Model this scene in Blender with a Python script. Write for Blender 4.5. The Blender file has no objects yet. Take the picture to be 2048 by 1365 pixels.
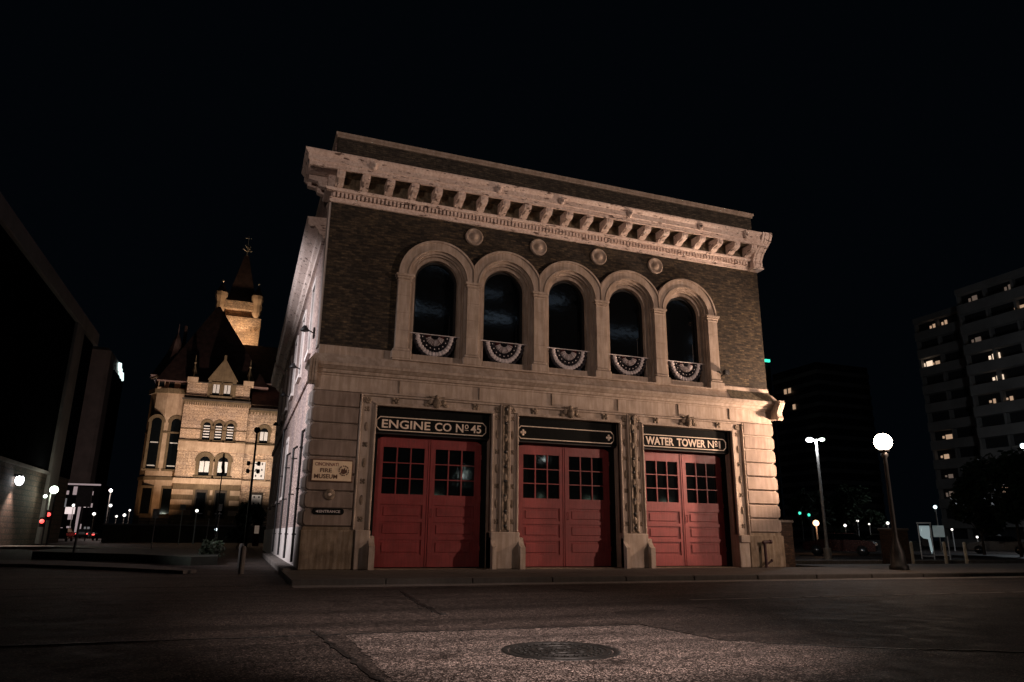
import bpy, math, random
from mathutils import Vector, Matrix
random.seed(7)
PI = math.pi
scn = bpy.context.scene
COL = scn.collection

# ------------------------------------------------------------------ camera
cam_d = bpy.data.cameras.new("camera")
cam = bpy.data.objects.new("camera", cam_d)
COL.objects.link(cam)
F_PX, PITCH, ROLL, YAW = 1412.3355, 0.26867, 0.0110, 0.35645
CAM = Vector((-1.6742, -20.5735, 0.9517))
cam_d.sensor_width = 36.0
cam_d.lens = F_PX / 2048.0 * 36.0
cam_d.clip_start = 0.05
cam_d.clip_end = 2500.0
fw = Vector((math.sin(YAW) * math.cos(PITCH), math.cos(YAW) * math.cos(PITCH), math.sin(PITCH)))
rt = Vector((math.cos(YAW), -math.sin(YAW), 0.0))
up = rt.cross(fw)
c_, s_ = math.cos(ROLL), math.sin(ROLL)
r2 = rt * c_ + up * s_
u2 = up * c_ - rt * s_
cam.matrix_world = Matrix(((r2.x, u2.x, -fw.x, CAM.x), (r2.y, u2.y, -fw.y, CAM.y), (r2.z, u2.z, -fw.z, CAM.z), (0, 0, 0, 1)))
scn.camera = cam
scn.render.resolution_x, scn.render.resolution_y = 1024, 682

# ------------------------------------------------------------------ sky, exposure
world = bpy.data.worlds.new("World")
scn.world = world
world.use_nodes = True
wn = world.node_tree
wn.nodes["Background"].inputs[0].default_value = (0.35, 0.62, 1.0, 1)
wn.nodes["Background"].inputs[1].default_value = 0.0019
scn.view_settings.view_transform = 'Standard'
scn.view_settings.look = 'None'
scn.view_settings.exposure = 0.0
scn.view_settings.gamma = 1.0
scn.cycles.use_denoising = True
scn.cycles.max_bounces = 5
scn.cycles.diffuse_bounces = 3
scn.cycles.glossy_bounces = 2
scn.cycles.transmission_bounces = 2
scn.cycles.sample_clamp_indirect = 4.0
scn.cycles.caustics_reflective = False
scn.cycles.caustics_refractive = False

WARM = (1.0, 0.62, 0.40)
PINK = (1.0, 0.70, 0.56)
COOL = (0.93, 0.95, 1.0)

def lamp(name, kind, loc, power, color, parent=None, target=None, radius=0.15, cone=None, blend=0.3, area=None):
    d = bpy.data.lights.new(name, kind)
    d.energy = power
    d.color = color
    if kind in ('POINT', 'SPOT'):
        d.shadow_soft_size = radius
    if kind == 'SPOT':
        d.spot_size = cone
        d.spot_blend = blend
    if kind == 'AREA':
        d.shape = 'RECTANGLE'
        d.size, d.size_y = area
    o = bpy.data.objects.new(name, d)
    COL.objects.link(o)
    o.location = loc
    if target is not None:
        o.rotation_euler = (Vector(target) - Vector(loc)).to_track_quat('-Z', 'Y').to_euler()
    if parent is not None:
        o.parent = parent
        o.matrix_parent_inverse = parent.matrix_basis.inverted()
    return o

# ------------------------------------------------------------------ materials
MATS = {}
def new_mat(name):
    m = bpy.data.materials.new(name)
    m.use_nodes = True
    nt = m.node_tree
    b = nt.nodes['Principled BSDF']
    MATS[name] = m
    return m, nt, b

def N(nt, t, **kw):
    n = nt.nodes.new(t)
    for k, v in kw.items():
        setattr(n, k, v)
    return n

def ramp(nt, fac, stops):
    r = N(nt, 'ShaderNodeValToRGB')
    e = r.color_ramp.elements
    while len(e) > len(stops):
        e.remove(e[-1])
    while len(e) < len(stops):
        e.new(0.5)
    for el, (p, c) in zip(e, stops):
        el.position = p
        el.color = (c[0], c[1], c[2], 1)
    nt.links.new(fac, r.inputs[0])
    return r.outputs[0]

def noise(nt, vec, scale, detail=4, rough=0.55):
    n = N(nt, 'ShaderNodeTexNoise')
    n.inputs['Scale'].default_value = scale
    n.inputs['Detail'].default_value = detail
    n.inputs['Roughness'].default_value = rough
    nt.links.new(vec, n.inputs['Vector'])
    return n.outputs['Fac']

def mix(nt, mode, fac, a, b):
    m = N(nt, 'ShaderNodeMix', data_type='RGBA', blend_type=mode)
    if isinstance(fac, float):
        m.inputs[0].default_value = fac
    else:
        nt.links.new(fac, m.inputs[0])
    for v, i in ((a, 6), (b, 7)):
        if isinstance(v, tuple):
            m.inputs[i].default_value = (v[0], v[1], v[2], 1)
        else:
            nt.links.new(v, m.inputs[i])
    return m.outputs[2]

def bump(nt, b, h, strength, dist=0.02):
    bn = N(nt, 'ShaderNodeBump')
    bn.inputs['Strength'].default_value = strength
    bn.inputs['Distance'].default_value = dist
    nt.links.new(h, bn.inputs['Height'])
    nt.links.new(bn.outputs[0], b.inputs['Normal'])

def objco(nt):
    return N(nt, 'ShaderNodeTexCoord').outputs['Object']

def stone(name, c1, c2, scale=2.0, bmp=0.35, rough=0.85, streak=0.5):
    m, nt, b = new_mat(name)
    v = objco(nt)
    big = noise(nt, v, scale, 5)
    col = ramp(nt, big, [(0.3, c1), (0.7, c2)])
    mp = N(nt, 'ShaderNodeMapping')
    mp.inputs['Scale'].default_value = (6, 6, 0.7)
    nt.links.new(v, mp.inputs[0])
    st = noise(nt, mp.outputs[0], 1.6, 4)
    sc = ramp(nt, st, [(0.42, (0.55, 0.50, 0.42)), (0.62, (1, 1, 1))])
    col = mix(nt, 'MULTIPLY', streak, col, sc)
    fine = noise(nt, v, 45, 3)
    fc = ramp(nt, fine, [(0.3, (0.82, 0.80, 0.78)), (0.7, (1.0, 1.0, 1.0))])
    col = mix(nt, 'MULTIPLY', 0.6, col, fc)
    nt.links.new(col, b.inputs['Base Color'])
    b.inputs['Roughness'].default_value = rough
    bump(nt, b, fine, bmp, 0.01)
    return m

def plain(name, c, rough=0.6, metal=0.0, var=0.25, scale=8.0, bmp=0.0):
    m, nt, b = new_mat(name)
    v = objco(nt)
    n = noise(nt, v, scale, 4)
    col = ramp(nt, n, [(0.3, tuple(x * (1 - var) for x in c)), (0.7, tuple(min(1, x * (1 + var)) for x in c))])
    nt.links.new(col, b.inputs['Base Color'])
    b.inputs['Roughness'].default_value = rough
    b.inputs['Metallic'].default_value = metal
    if bmp:
        bump(nt, b, n, bmp)
    return m

def emit(name, c, s, sample=False):
    m, nt, b = new_mat(name)
    b.inputs['Base Color'].default_value = (0.5, 0.5, 0.5, 1)
    b.inputs['Emission Color'].default_value = (c[0], c[1], c[2], 1)
    b.inputs['Emission Strength'].default_value = s
    if not sample:
        m.cycles.emission_sampling = 'NONE'
    return m

def brick(name, axis, c1, c2, mortar, bw=0.21, bh=0.072, msize=0.010, blotch=None, bmp=0.5):
    m, nt, b = new_mat(name)
    v = objco(nt)
    sp = N(nt, 'ShaderNodeSeparateXYZ')
    nt.links.new(v, sp.inputs[0])
    cb = N(nt, 'ShaderNodeCombineXYZ')
    nt.links.new(sp.outputs[0 if axis == 'x' else 1], cb.inputs[0])
    nt.links.new(sp.outputs[2], cb.inputs[1])
    br = N(nt, 'ShaderNodeTexBrick')
    br.offset = 0.5
    nt.links.new(cb.outputs[0], br.inputs['Vector'])
    br.inputs['Scale'].default_value = 1.0
    br.inputs['Brick Width'].default_value = bw
    br.inputs['Row Height'].default_value = bh
    br.inputs['Mortar Size'].default_value = msize
    br.inputs['Mortar Smooth'].default_value = 0.2
    br.inputs['Bias'].default_value = -0.2
    br.inputs['Color1'].default_value = (*c1, 1)
    br.inputs['Color2'].default_value = (*c2, 1)
    br.inputs['Mortar'].default_value = (*mortar, 1)
    mp = N(nt, 'ShaderNodeMapping')
    mp.inputs['Scale'].default_value = (5.0, 5.0, 13.0)
    nt.links.new(v, mp.inputs[0])
    pv = noise(nt, mp.outputs[0], 1.0, 3, 0.7)
    pc = ramp(nt, pv, [(0.34, (0.30, 0.28, 0.27)), (0.52, (0.9, 0.86, 0.82)), (0.70, (2.1, 2.0, 1.85))])
    col = mix(nt, 'MULTIPLY', 0.85, br.outputs['Color'], pc)
    big = noise(nt, v, 0.6, 4)
    bc = ramp(nt, big, [(0.35, (0.7, 0.7, 0.72)), (0.65, (1.15, 1.1, 1.0))])
    col = mix(nt, 'MULTIPLY', 0.8, col, bc)
    nt.links.new(col, b.inputs['Base Color'])
    b.inputs['Roughness'].default_value = 0.9
    inv = N(nt, 'ShaderNodeMath', operation='SUBTRACT')
    inv.inputs[0].default_value = 1.0
    nt.links.new(br.outputs['Fac'], inv.inputs[1])
    ad = N(nt, 'ShaderNodeMath', operation='ADD')
    nt.links.new(inv.outputs[0], ad.inputs[0])
    nt.links.new(pv, ad.inputs[1])
    bump(nt, b, ad.outputs[0], bmp, 0.012)
    return m

stone('limestone', (0.38, 0.315, 0.27), (0.54, 0.455, 0.395))
stone('quoin_stone', (0.24, 0.19, 0.165), (0.34, 0.275, 0.24))
stone('white_stone', (0.66, 0.60, 0.585), (0.84, 0.79, 0.77), streak=0.2)
stone('stained_stone', (0.20, 0.155, 0.115), (0.40, 0.325, 0.25), scale=3.2, streak=0.8, bmp=0.7)
stone('carved_stone', (0.09, 0.075, 0.06), (0.40, 0.32, 0.25), scale=7, streak=0.6, bmp=0.9)
stone('mossy_shade_stone', (0.05, 0.05, 0.035), (0.22, 0.18, 0.13), scale=9, streak=0.8, bmp=0.8)  # stone of the flashing; on the coffers its dark tone is painted shade
brick('dark_brick', 'x', (0.022, 0.018, 0.014), (0.10, 0.078, 0.050), (0.034, 0.030, 0.025))
brick('parapet_brick', 'x', (0.055, 0.05, 0.042), (0.085, 0.072, 0.06), (0.03, 0.03, 0.028))
brick('painted_brick', 'y', (0.37, 0.295, 0.29), (0.43, 0.345, 0.34), (0.28, 0.225, 0.22), bmp=0.7)
brick('pillar_brick', 'x', (0.05, 0.026, 0.016), (0.085, 0.048, 0.03), (0.035, 0.03, 0.025))
brick('garage_brick', 'y', (0.06, 0.038, 0.03), (0.09, 0.058, 0.045), (0.03, 0.025, 0.02), bw=0.8, bh=0.35, msize=0.04)

# painted sheet-metal cornice: pale with flaked patches where paint has come off
m, nt, b = new_mat('cornice_paint')
v = objco(nt)
n1 = noise(nt, v, 1.4, 5)
col = ramp(nt, n1, [(0.3, (0.72, 0.60, 0.55)), (0.7, (0.86, 0.75, 0.70))])
mp = N(nt, 'ShaderNodeMapping')
mp.inputs['Scale'].default_value = (2.4, 2.4, 9)
nt.links.new(v, mp.inputs[0])
n2 = noise(nt, mp.outputs[0], 1.5, 5, 0.65)
flk = ramp(nt, n2, [(0.595, (1, 1, 1)), (0.615, (0.10, 0.06, 0.045))])
col = mix(nt, 'MULTIPLY', 0.9, col, flk)
n3 = noise(nt, v, 12, 5, 0.7)
col = mix(nt, 'MULTIPLY', 0.6, col, ramp(nt, n3, [(0.35, (0.55, 0.45, 0.38)), (0.6, (1, 1, 1))]))
nt.links.new(col, b.inputs['Base Color'])
b.inputs['Roughness'].default_value = 0.55
bump(nt, b, n3, 0.25, 0.01)

# weathered red door paint
m, nt, b = new_mat('red_paint')
v = objco(nt)
n1 = noise(nt, v, 2.2, 5)
col = ramp(nt, n1, [(0.3, (0.22, 0.032, 0.034)), (0.7, (0.32, 0.050, 0.052))])
mp = N(nt, 'ShaderNodeMapping')
mp.inputs['Scale'].default_value = (10, 10, 0.8)
nt.links.new(v, mp.inputs[0])
n2 = noise(nt, mp.outputs[0], 2.0, 4)
col = mix(nt, 'MULTIPLY', 0.6, col, ramp(nt, n2, [(0.4, (0.7, 0.66, 0.62)), (0.6, (1, 1, 1))]))
n3 = noise(nt, v, 5.5, 6, 0.7)
col = mix(nt, 'MIX', ramp(nt, n3, [(0.60, (0, 0, 0)), (0.72, (0.5, 0.5, 0.5))]), col, (0.12, 0.05, 0.045))
nt.links.new(col, b.inputs['Base Color'])
nt.links.new(ramp(nt, n3, [(0.3, (0.36, 0.36, 0.36)), (0.7, (0.6, 0.6, 0.6))]), b.inputs['Roughness'])
bump(nt, b, noise(nt, v, 30, 3), 0.12, 0.01)

# asphalt with pale aggregate
def asphalt(name, base, fleck, lo=0.56, scale=95.0, rough=0.72):
    m, nt, b = new_mat(name)
    v = objco(nt)
    vo = N(nt, 'ShaderNodeTexVoronoi')
    vo.inputs['Scale'].default_value = scale
    nt.links.new(v, vo.inputs['Vector'])
    sep = N(nt, 'ShaderNodeSeparateColor')
    nt.links.new(vo.outputs['Color'], sep.inputs[0])
    fl = ramp(nt, sep.outputs[0], [(lo, (0, 0, 0)), (1.0, (1, 1, 1))])
    n1 = noise(nt, v, 0.35, 5)
    bc = ramp(nt, n1, [(0.3, tuple(x * 0.65 for x in base)), (0.7, tuple(x * 1.3 for x in base))])
    col = mix(nt, 'MIX', fl, bc, fleck)
    n4 = noise(nt, v, 3.0, 5, 0.65)
    col = mix(nt, 'MULTIPLY', 0.75, col, ramp(nt, n4, [(0.3, (0.6, 0.6, 0.6)), (0.7, (1.15, 1.12, 1.1))]))
    g2 = noise(nt, v, 22.0, 5, 0.8)
    col = mix(nt, 'MULTIPLY', 0.9, col, ramp(nt, g2, [(0.36, (0.35, 0.35, 0.35)), (0.5, (0.95, 0.95, 0.95)), (0.64, (2.1, 2.0, 1.95))]))
    mt = N(nt, 'ShaderNodeMapping')
    mt.inputs['Scale'].default_value = (0.06, 1.3, 1.0)
    nt.links.new(v, mt.inputs[0])
    tr = noise(nt, mt.outputs[0], 1.0, 4, 0.6)
    col = mix(nt, 'MULTIPLY', 0.8, col, ramp(nt, tr, [(0.38, (0.55, 0.55, 0.55)), (0.6, (1.35, 1.3, 1.28))]))
    oil = noise(nt, v, 0.9, 3, 0.5)
    col = mix(nt, 'MULTIPLY', 0.9, col, ramp(nt, oil, [(0.30, (0.3, 0.3, 0.3)), (0.37, (1, 1, 1))]))
    nt.links.new(col, b.inputs['Base Color'])
    rr = ramp(nt, n4, [(0.3, (rough - 0.14,) * 3), (0.7, (rough + 0.1,) * 3)])
    nt.links.new(rr, b.inputs['Roughness'])
    ad = N(nt, 'ShaderNodeMath', operation='ADD')
    nt.links.new(vo.outputs['Distance'], ad.inputs[0])
    nt.links.new(n4, ad.inputs[1])
    bump(nt, b, ad.outputs[0], 0.55, 0.008)
    b.inputs['Specular IOR Level'].default_value = 0.10
    return m
asphalt('asphalt', (0.0135, 0.0118, 0.0110), (0.125, 0.105, 0.096), rough=0.75, scale=80)
asphalt('old_concrete', (0.022, 0.0185, 0.017), (0.33, 0.285, 0.265), lo=0.58, scale=90)
asphalt('road_tar', (0.012, 0.012, 0.012), (0.03, 0.03, 0.03), rough=0.5)
asphalt('far_ground', (0.045, 0.045, 0.045), (0.09, 0.09, 0.09), scale=20)
stone('pavement', (0.055, 0.047, 0.042), (0.095, 0.082, 0.072), scale=1.2, bmp=0.5)
stone('kerb_dark', (0.03, 0.027, 0.024), (0.055, 0.048, 0.043), scale=1.5, bmp=0.4)
stone('kerb_stone', (0.11, 0.098, 0.09), (0.19, 0.17, 0.16), scale=1.5, bmp=0.4)

# dark window glass with slightly wavy panes
def glass(name, rough=0.05, wav=0.03, base=(0.004, 0.005, 0.006)):
    m, nt, b = new_mat(name)
    b.inputs['Base Color'].default_value = (*base, 1)
    b.inputs['Roughness'].default_value = rough
    b.inputs['IOR'].default_value = 1.5
    v = objco(nt)
    bump(nt, b, noise(nt, v, 3.0, 2), wav, 0.02)
glass('window_glass')
glass('old_glass', 0.06, 0.07)
plain('dark_frame', (0.008, 0.009, 0.010), 0.6)
plain('black_paint', (0.006, 0.007, 0.007), 0.85)
MATS['black_paint'].node_tree.nodes['Principled BSDF'].inputs['Specular IOR Level'].default_value = 0.12
plain('gold_leaf', (0.72, 0.60, 0.50), 0.5, 0.0, 0.2, 20)
plain('black_iron', (0.012, 0.012, 0.013), 0.5, 0.3)
plain('cast_iron', (0.0065, 0.0065, 0.006), 0.6, 0.0, 0.5, 14, 0.5)
MATS['cast_iron'].node_tree.nodes['Principled BSDF'].inputs['Specular IOR Level'].default_value = 0.3
plain('galvanised', (0.42, 0.42, 0.42), 0.5, 0.3)
plain('steel_pole', (0.34, 0.33, 0.31), 0.5, 0.2)
plain('bollard_paint', (0.50, 0.44, 0.34), 0.6)
plain('red_iron', (0.035, 0.006, 0.008), 0.6)
plain('sign_cream', (0.85, 0.68, 0.48), 0.5, 0, 0.1)
plain('sign_brown', (0.11, 0.05, 0.03), 0.5)
plain('sign_red', (0.20, 0.05, 0.04), 0.5)
plain('sign_dark', (0.05, 0.05, 0.05), 0.6)
plain('sign_face', (0.40, 0.44, 0.42), 0.5)
plain('cloth_white', (0.62, 0.58, 0.60), 0.9, 0, 0.15, 20)
plain('cloth_blue', (0.006, 0.006, 0.012), 0.9)
plain('cloth_red', (0.05, 0.008, 0.010), 0.9)
plain('roof_slate', (0.11, 0.062, 0.052), 0.75, 0, 0.4, 1.5)
plain('roof_felt', (0.05, 0.05, 0.05), 0.9)
stone('hall_stone', (0.36, 0.235, 0.15), (0.60, 0.42, 0.29), scale=0.8, streak=0.35, bmp=0.6)
brick('hall_ashlar', 'x', (0.40, 0.28, 0.20), (0.52, 0.375, 0.28), (0.30, 0.20, 0.14), bw=1.1, bh=0.42, msize=0.025, bmp=0.8)
stone('hall_brown', (0.11, 0.07, 0.035), (0.20, 0.135, 0.075), scale=1.3, streak=0.5)
stone('hall_dark', (0.03, 0.022, 0.016), (0.075, 0.052, 0.036), scale=1.3, streak=0.5)
plain('blind', (0.62, 0.58, 0.56), 0.8, 0, 0.1)
plain('gilt', (0.60, 0.50, 0.38), 0.35, 0.6)
plain('panel_concrete', (0.20, 0.165, 0.155), 0.85, 0, 0.2, 0.6)
plain('dark_cladding', (0.006, 0.006, 0.007), 1.0, 0, 0.2, 0.5)
MATS['dark_cladding'].node_tree.nodes['Principled BSDF'].inputs['Specular IOR Level'].default_value = 0.0
plain('tower_concrete', (0.20, 0.19, 0.18), 0.85, 0, 0.2, 0.3)
plain('tower_recess', (0.02, 0.02, 0.022), 0.6)
plain('bark', (0.05, 0.035, 0.025), 0.9, 0, 0.4, 12, 0.5)
plain('leaf', (0.016, 0.030, 0.013), 0.6, 0, 0.5, 3)
plain('leaf_lit', (0.045, 0.075, 0.03), 0.6, 0, 0.5, 3)
plain('hedge', (0.012, 0.016, 0.010), 0.8, 0, 0.5, 4)
plain('red_car', (0.035, 0.004, 0.006), 0.25, 0.3)
plain('grey_car', (0.07, 0.075, 0.08), 0.25, 0.4)
plain('rubber', (0.012, 0.012, 0.012), 0.8)
plain('chrome', (0.6, 0.6, 0.6), 0.2, 0.9)
emit('lamp_warm', (1.0, 0.80, 0.62), 26, True)
emit('lamp_white', (0.95, 0.97, 1.0), 9)
emit('lamp_green_white', (0.80, 1.0, 0.78), 6)
emit('dot_white', (1.0, 0.95, 0.88), 2.2)
emit('dot_cool', (0.75, 0.95, 1.0), 2.6)
emit('dot_orange', (1.0, 0.52, 0.28), 3.0)
emit('dot_red', (1.0, 0.08, 0.07), 2.8)
emit('dot_green', (0.05, 0.75, 0.50), 1.6)
emit('dot_teal', (0.25, 0.9, 0.9), 1.0)
emit('window_warm', (1.0, 0.64, 0.40), 0.42)
emit('window_bright', (1.0, 0.76, 0.55), 1.0)
emit('window_dim', (1.0, 0.72, 0.55), 0.10)
emit('window_cool', (0.62, 0.78, 0.85), 0.14)
emit('sign_light', (0.78, 1.0, 0.98), 1.5)
emit('shop_light', (1.0, 0.82, 0.80), 0.85)
emit('shop_dim', (1.0, 0.75, 0.78), 0.26)
emit('shop_dim2', (0.8, 0.85, 0.9), 0.10)
emit('shelter_light', (0.62, 0.82, 0.85), 0.26)
emit('shelter_dim', (0.45, 0.62, 0.62), 0.10)
emit('mirror_shop', (0.75, 1.0, 0.75), 1.6)
emit('mirror_window', (0.55, 0.75, 1.0), 0.55)
emit('mirror_lamp', (0.85, 1.0, 0.94), 60)

# ------------------------------------------------------------------ mesh helpers
class MB:
    def __init__(self):
        self.v = []
        self.f = []
        self.smooth = []
        self.chunk = []
    def add(self, vs, fs, smooth=False):
        n = len(self.v)
        self.v += [tuple(p) for p in vs]
        for f in fs:
            self.f.append(tuple(i + n for i in f))
            self.smooth.append(smooth)
            self.chunk.append(n)
        return self
    def box(self, x0, x1, y0, y1, z0, z1, ch=0.0):
        if x0 > x1: x0, x1 = x1, x0
        if y0 > y1: y0, y1 = y1, y0
        if z0 > z1: z0, z1 = z1, z0
        if ch <= 0:
            vs = [(x0, y0, z0), (x1, y0, z0), (x1, y1, z0), (x0, y1, z0), (x0, y0, z1), (x1, y0, z1), (x1, y1, z1), (x0, y1, z1)]
            fs = [(0, 3, 2, 1), (4, 5, 6, 7), (0, 1, 5, 4), (1, 2, 6, 5), (2, 3, 7, 6), (3, 0, 4, 7)]
            return self.add(vs, fs)
        c = min(ch, (x1 - x0) / 2.01, (y1 - y0) / 2.01, (z1 - z0) / 2.01)
        vs, idx = [], {}
        for ix, x in enumerate((x0, x1)):
            for iy, y in enumerate((y0, y1)):
                for iz, z in enumerate((z0, z1)):
                    sx, sy, sz = (1 - 2 * ix) * c, (1 - 2 * iy) * c, (1 - 2 * iz) * c
                    for k, p in enumerate(((x, y + sy, z + sz), (x + sx, y, z + sz), (x + sx, y + sy, z))):
                        idx[(ix, iy, iz, k)] = len(vs)
                        vs.append(p)
        fs = []
        q = lambda a, b_, k: idx[(a[0], a[1], a[2], k)]
        I = idx
        for s in (0, 1):
            fs.append((I[(s, 0, 0, 0)], I[(s, 1, 0, 0)], I[(s, 1, 1, 0)], I[(s, 0, 1, 0)]))
            fs.append((I[(0, s, 0, 1)], I[(1, s, 0, 1)], I[(1, s, 1, 1)], I[(0, s, 1, 1)]))
            fs.append((I[(0, 0, s, 2)], I[(1, 0, s, 2)], I[(1, 1, s, 2)], I[(0, 1, s, 2)]))
        for a in (0, 1):
            for b_ in (0, 1):
                fs.append((I[(0, a, b_, 1)], I[(1, a, b_, 1)], I[(1, a, b_, 2)], I[(0, a, b_, 2)]))
                fs.append((I[(a, 0, b_, 0)], I[(a, 1, b_, 0)], I[(a, 1, b_, 2)], I[(a, 0, b_, 2)]))
                fs.append((I[(a, b_, 0, 0)], I[(a, b_, 1, 0)], I[(a, b_, 1, 1)], I[(a, b_, 0, 1)]))
                for d in (0, 1):
                    fs.append((I[(a, b_, d, 0)], I[(a, b_, d, 1)], I[(a, b_, d, 2)]))
        return self.add(vs, fs)
    def prism(self, poly, axis, a, b):
        """poly of 2D points; axis 'y': poly is (x,z); 'x': poly is (y,z); 'z': (x,y)"""
        n = len(poly)
        def P(p, t):
            if axis == 'y': return (p[0], t, p[1])
            if axis == 'x': return (t, p[0], p[1])
            return (p[0], p[1], t)
        vs = [P(p, a) for p in poly] + [P(p, b) for p in poly]
        fs = [tuple(range(n)), tuple(range(2 * n - 1, n - 1, -1))]
        fs += [(i, (i + 1) % n, n + (i + 1) % n, n + i) for i in range(n)]
        return self.add(vs, fs)
    def lathe(self, prof, cx, cy, cz=0.0, n=16, smooth=True, axis='z'):
        vs, fs = [], []
        for r, z in prof:
            for k in range(n):
                a = 2 * PI * k / n
                if axis == 'z':
                    vs.append((cx + r * math.cos(a), cy + r * math.sin(a), cz + z))
                elif axis == 'y':
                    vs.append((cx + r * math.cos(a), cy + z, cz + r * math.sin(a)))
                else:
                    vs.append((cx + z, cy + r * math.cos(a), cz + r * math.sin(a)))
        m_ = len(prof)
        for i in range(m_ - 1):
            for k in range(n):
                k2 = (k + 1) % n
                fs.append((i * n + k, i * n + k2, (i + 1) * n + k2, (i + 1) * n + k))
        self.add(vs, fs, smooth)
        if prof[0][0] > 1e-4: self.add(vs[:n], [tuple(range(n))])
        if prof[-1][0] > 1e-4: self.add(vs[-n:], [tuple(range(n))])
        return self
    def tube(self, p0, p1, r0, r1=None, n=8):
        r1 = r0 if r1 is None else r1
        p0, p1 = Vector(p0), Vector(p1)
        d = (p1 - p0)
        if d.length < 1e-6: return self
        d.normalize()
        a = d.orthogonal().normalized()
        b_ = d.cross(a)
        vs = []
        for p, r in ((p0, r0), (p1, r1)):
            for k in range(n):
                t = 2 * PI * k / n
                vs.append(tuple(p + a * (r * math.cos(t)) + b_ * (r * math.sin(t))))
        fs = [(k, (k + 1) % n, n + (k + 1) % n, n + k) for k in range(n)]
        self.add(vs, fs, True)
        self.add(vs, [tuple(range(n)), tuple(range(n, 2 * n))])
        return self
    def ball(self, c, r, sx=1, sy=1, sz=1, n=12, m_=8):
        vs, fs = [], []
        for i in range(m_ + 1):
            th = PI * i / m_
            for k in range(n):
                a = 2 * PI * k / n
                vs.append((c[0] + sx * r * math.sin(th) * math.cos(a), c[1] + sy * r * math.sin(th) * math.sin(a), c[2] + sz * r * math.cos(th)))
        for i in range(m_):
            for k in range(n):
                k2 = (k + 1) % n
                fs.append((i * n + k, i * n + k2, (i + 1) * n + k2, (i + 1) * n + k))
        return self.add(vs, fs, True)
    def ring(self, cx, cz, r0, r1, y0, y1, a0=0.0, a1=PI, n=28, clip=None, axis='y'):
        """half ring in the xz plane (a voussoir arch); clip = max |x-cx| on (left,right)"""
        vs, fs = [], []
        for i in range(n + 1):
            a = a0 + (a1 - a0) * i / n
            ca, sa = math.cos(a), math.sin(a)
            ro, ri = r1, r0
            if clip:
                lim = clip[1] if ca > 0 else clip[0]
                if lim is not None and abs(ca) * ro > lim: ro = lim / abs(ca)
                ri = min(ri, ro - 1e-3)
            for r in (ri, ro):
                for y in (y0, y1):
                    if axis == 'y': vs.append((cx + r * ca, y, cz + r * sa))
                    else: vs.append((y, cx + r * ca, cz + r * sa))
        for i in range(n):
            b0, b1 = 4 * i, 4 * (i + 1)
            fs += [(b0, b0 + 2, b1 + 2, b1), (b0 + 1, b1 + 1, b1 + 3, b0 + 3), (b0, b1, b1 + 1, b0 + 1), (b0 + 2, b0 + 3, b1 + 3, b1 + 2)]
        fs += [(0, 1, 3, 2), (4 * n, 4 * n + 2, 4 * n + 3, 4 * n + 1)]
        return self.add(vs, fs)
    def molding(self, prof, path):
        """prof = [(offset outward, z)], path = plan points, outward = right-hand side of travel"""
        pts = [Vector((p[0], p[1])) for p in path]
        nrm = []
        for i in range(len(pts) - 1):
            d = (pts[i + 1] - pts[i]).normalized()
            nrm.append(Vector((d.y, -d.x)))
        offs = []
        for i in range(len(pts)):
            if i == 0: offs.append(nrm[0])
            elif i == len(pts) - 1: offs.append(nrm[-1])
            else:
                s = nrm[i - 1] + nrm[i]
                s = s / s.length
                offs.append(s / max(0.2, s.dot(nrm[i])))
        m_ = len(prof)
        vs, fs = [], []
        for p, o in zip(pts, offs):
            for off, z in prof:
                vs.append((p.x + o.x * off, p.y + o.y * off, z))
        for i in range(len(pts) - 1):
            for k in range(m_ - 1):
                a = i * m_ + k
                fs.append((a, a + 1, a + m_ + 1, a + m_))
        fs.append(tuple(range(m_)))
        fs.append(tuple(range(len(vs) - m_, len(vs))))
        return self.add(vs, fs)
    def pieces(self):
        """clusters of faces that stand apart from each other (each becomes a part of its own)"""
        boxes = {}
        for f, c in zip(self.f, self.chunk):
            lo, hi = boxes.setdefault(c, ([1e9] * 3, [-1e9] * 3))
            for i in f:
                for a in range(3):
                    lo[a] = min(lo[a], self.v[i][a])
                    hi[a] = max(hi[a], self.v[i][a])
        keys = list(boxes)
        par = {k: k for k in keys}
        def find(k):
            while par[k] != k: k = par[k]
            return k
        size = {k: max(boxes[k][1][a] - boxes[k][0][a] for a in range(3)) for k in keys}
        for i, a in enumerate(keys):
            for b_ in keys[i + 1:]:
                g_ = math.sqrt(sum(max(0, boxes[a][0][q] - boxes[b_][1][q], boxes[b_][0][q] - boxes[a][1][q]) ** 2 for q in range(3)))
                if g_ <= max(0.02, 0.5 * max(size[a], size[b_])) * 0.98:
                    ra, rb_ = find(a), find(b_)
                    if ra != rb_: par[rb_] = ra
        groups = {}
        for k in keys: groups.setdefault(find(k), set()).add(k)
        return list(groups.values())
    def build(self, name, mat, parent=None, origin=None, split=True):
        groups = [None]
        if split and name not in ('crown', 'lettering', 'trunk') and 1 < len(set(self.chunk)) <= 400:
            gs = self.pieces()
            if 1 < len(gs) <= 100: groups = gs
        LAST.clear()
        for gset in groups:
            idx = [i for i, c in enumerate(self.chunk) if gset is None or c in gset]
            used = sorted({v for i in idx for v in self.f[i]})
            mp_ = {v: k for k, v in enumerate(used)}
            me = bpy.data.meshes.new(name)
            o_ = origin or (0, 0, 0)
            me.from_pydata([(self.v[v][0] - o_[0], self.v[v][1] - o_[1], self.v[v][2] - o_[2]) for v in used], [], [tuple(mp_[v] for v in self.f[i]) for i in idx])
            me.polygons.foreach_set('use_smooth', [self.smooth[i] for i in idx])
            me.materials.append(MATS[mat])
            me.update()
            o = bpy.data.objects.new(name, me)
            COL.objects.link(o)
            o.location = o_
            if parent is not None:
                o.parent = parent
                o.matrix_parent_inverse = Matrix.Identity(4)
            LAST.append(o)
        return LAST[0]

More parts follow.
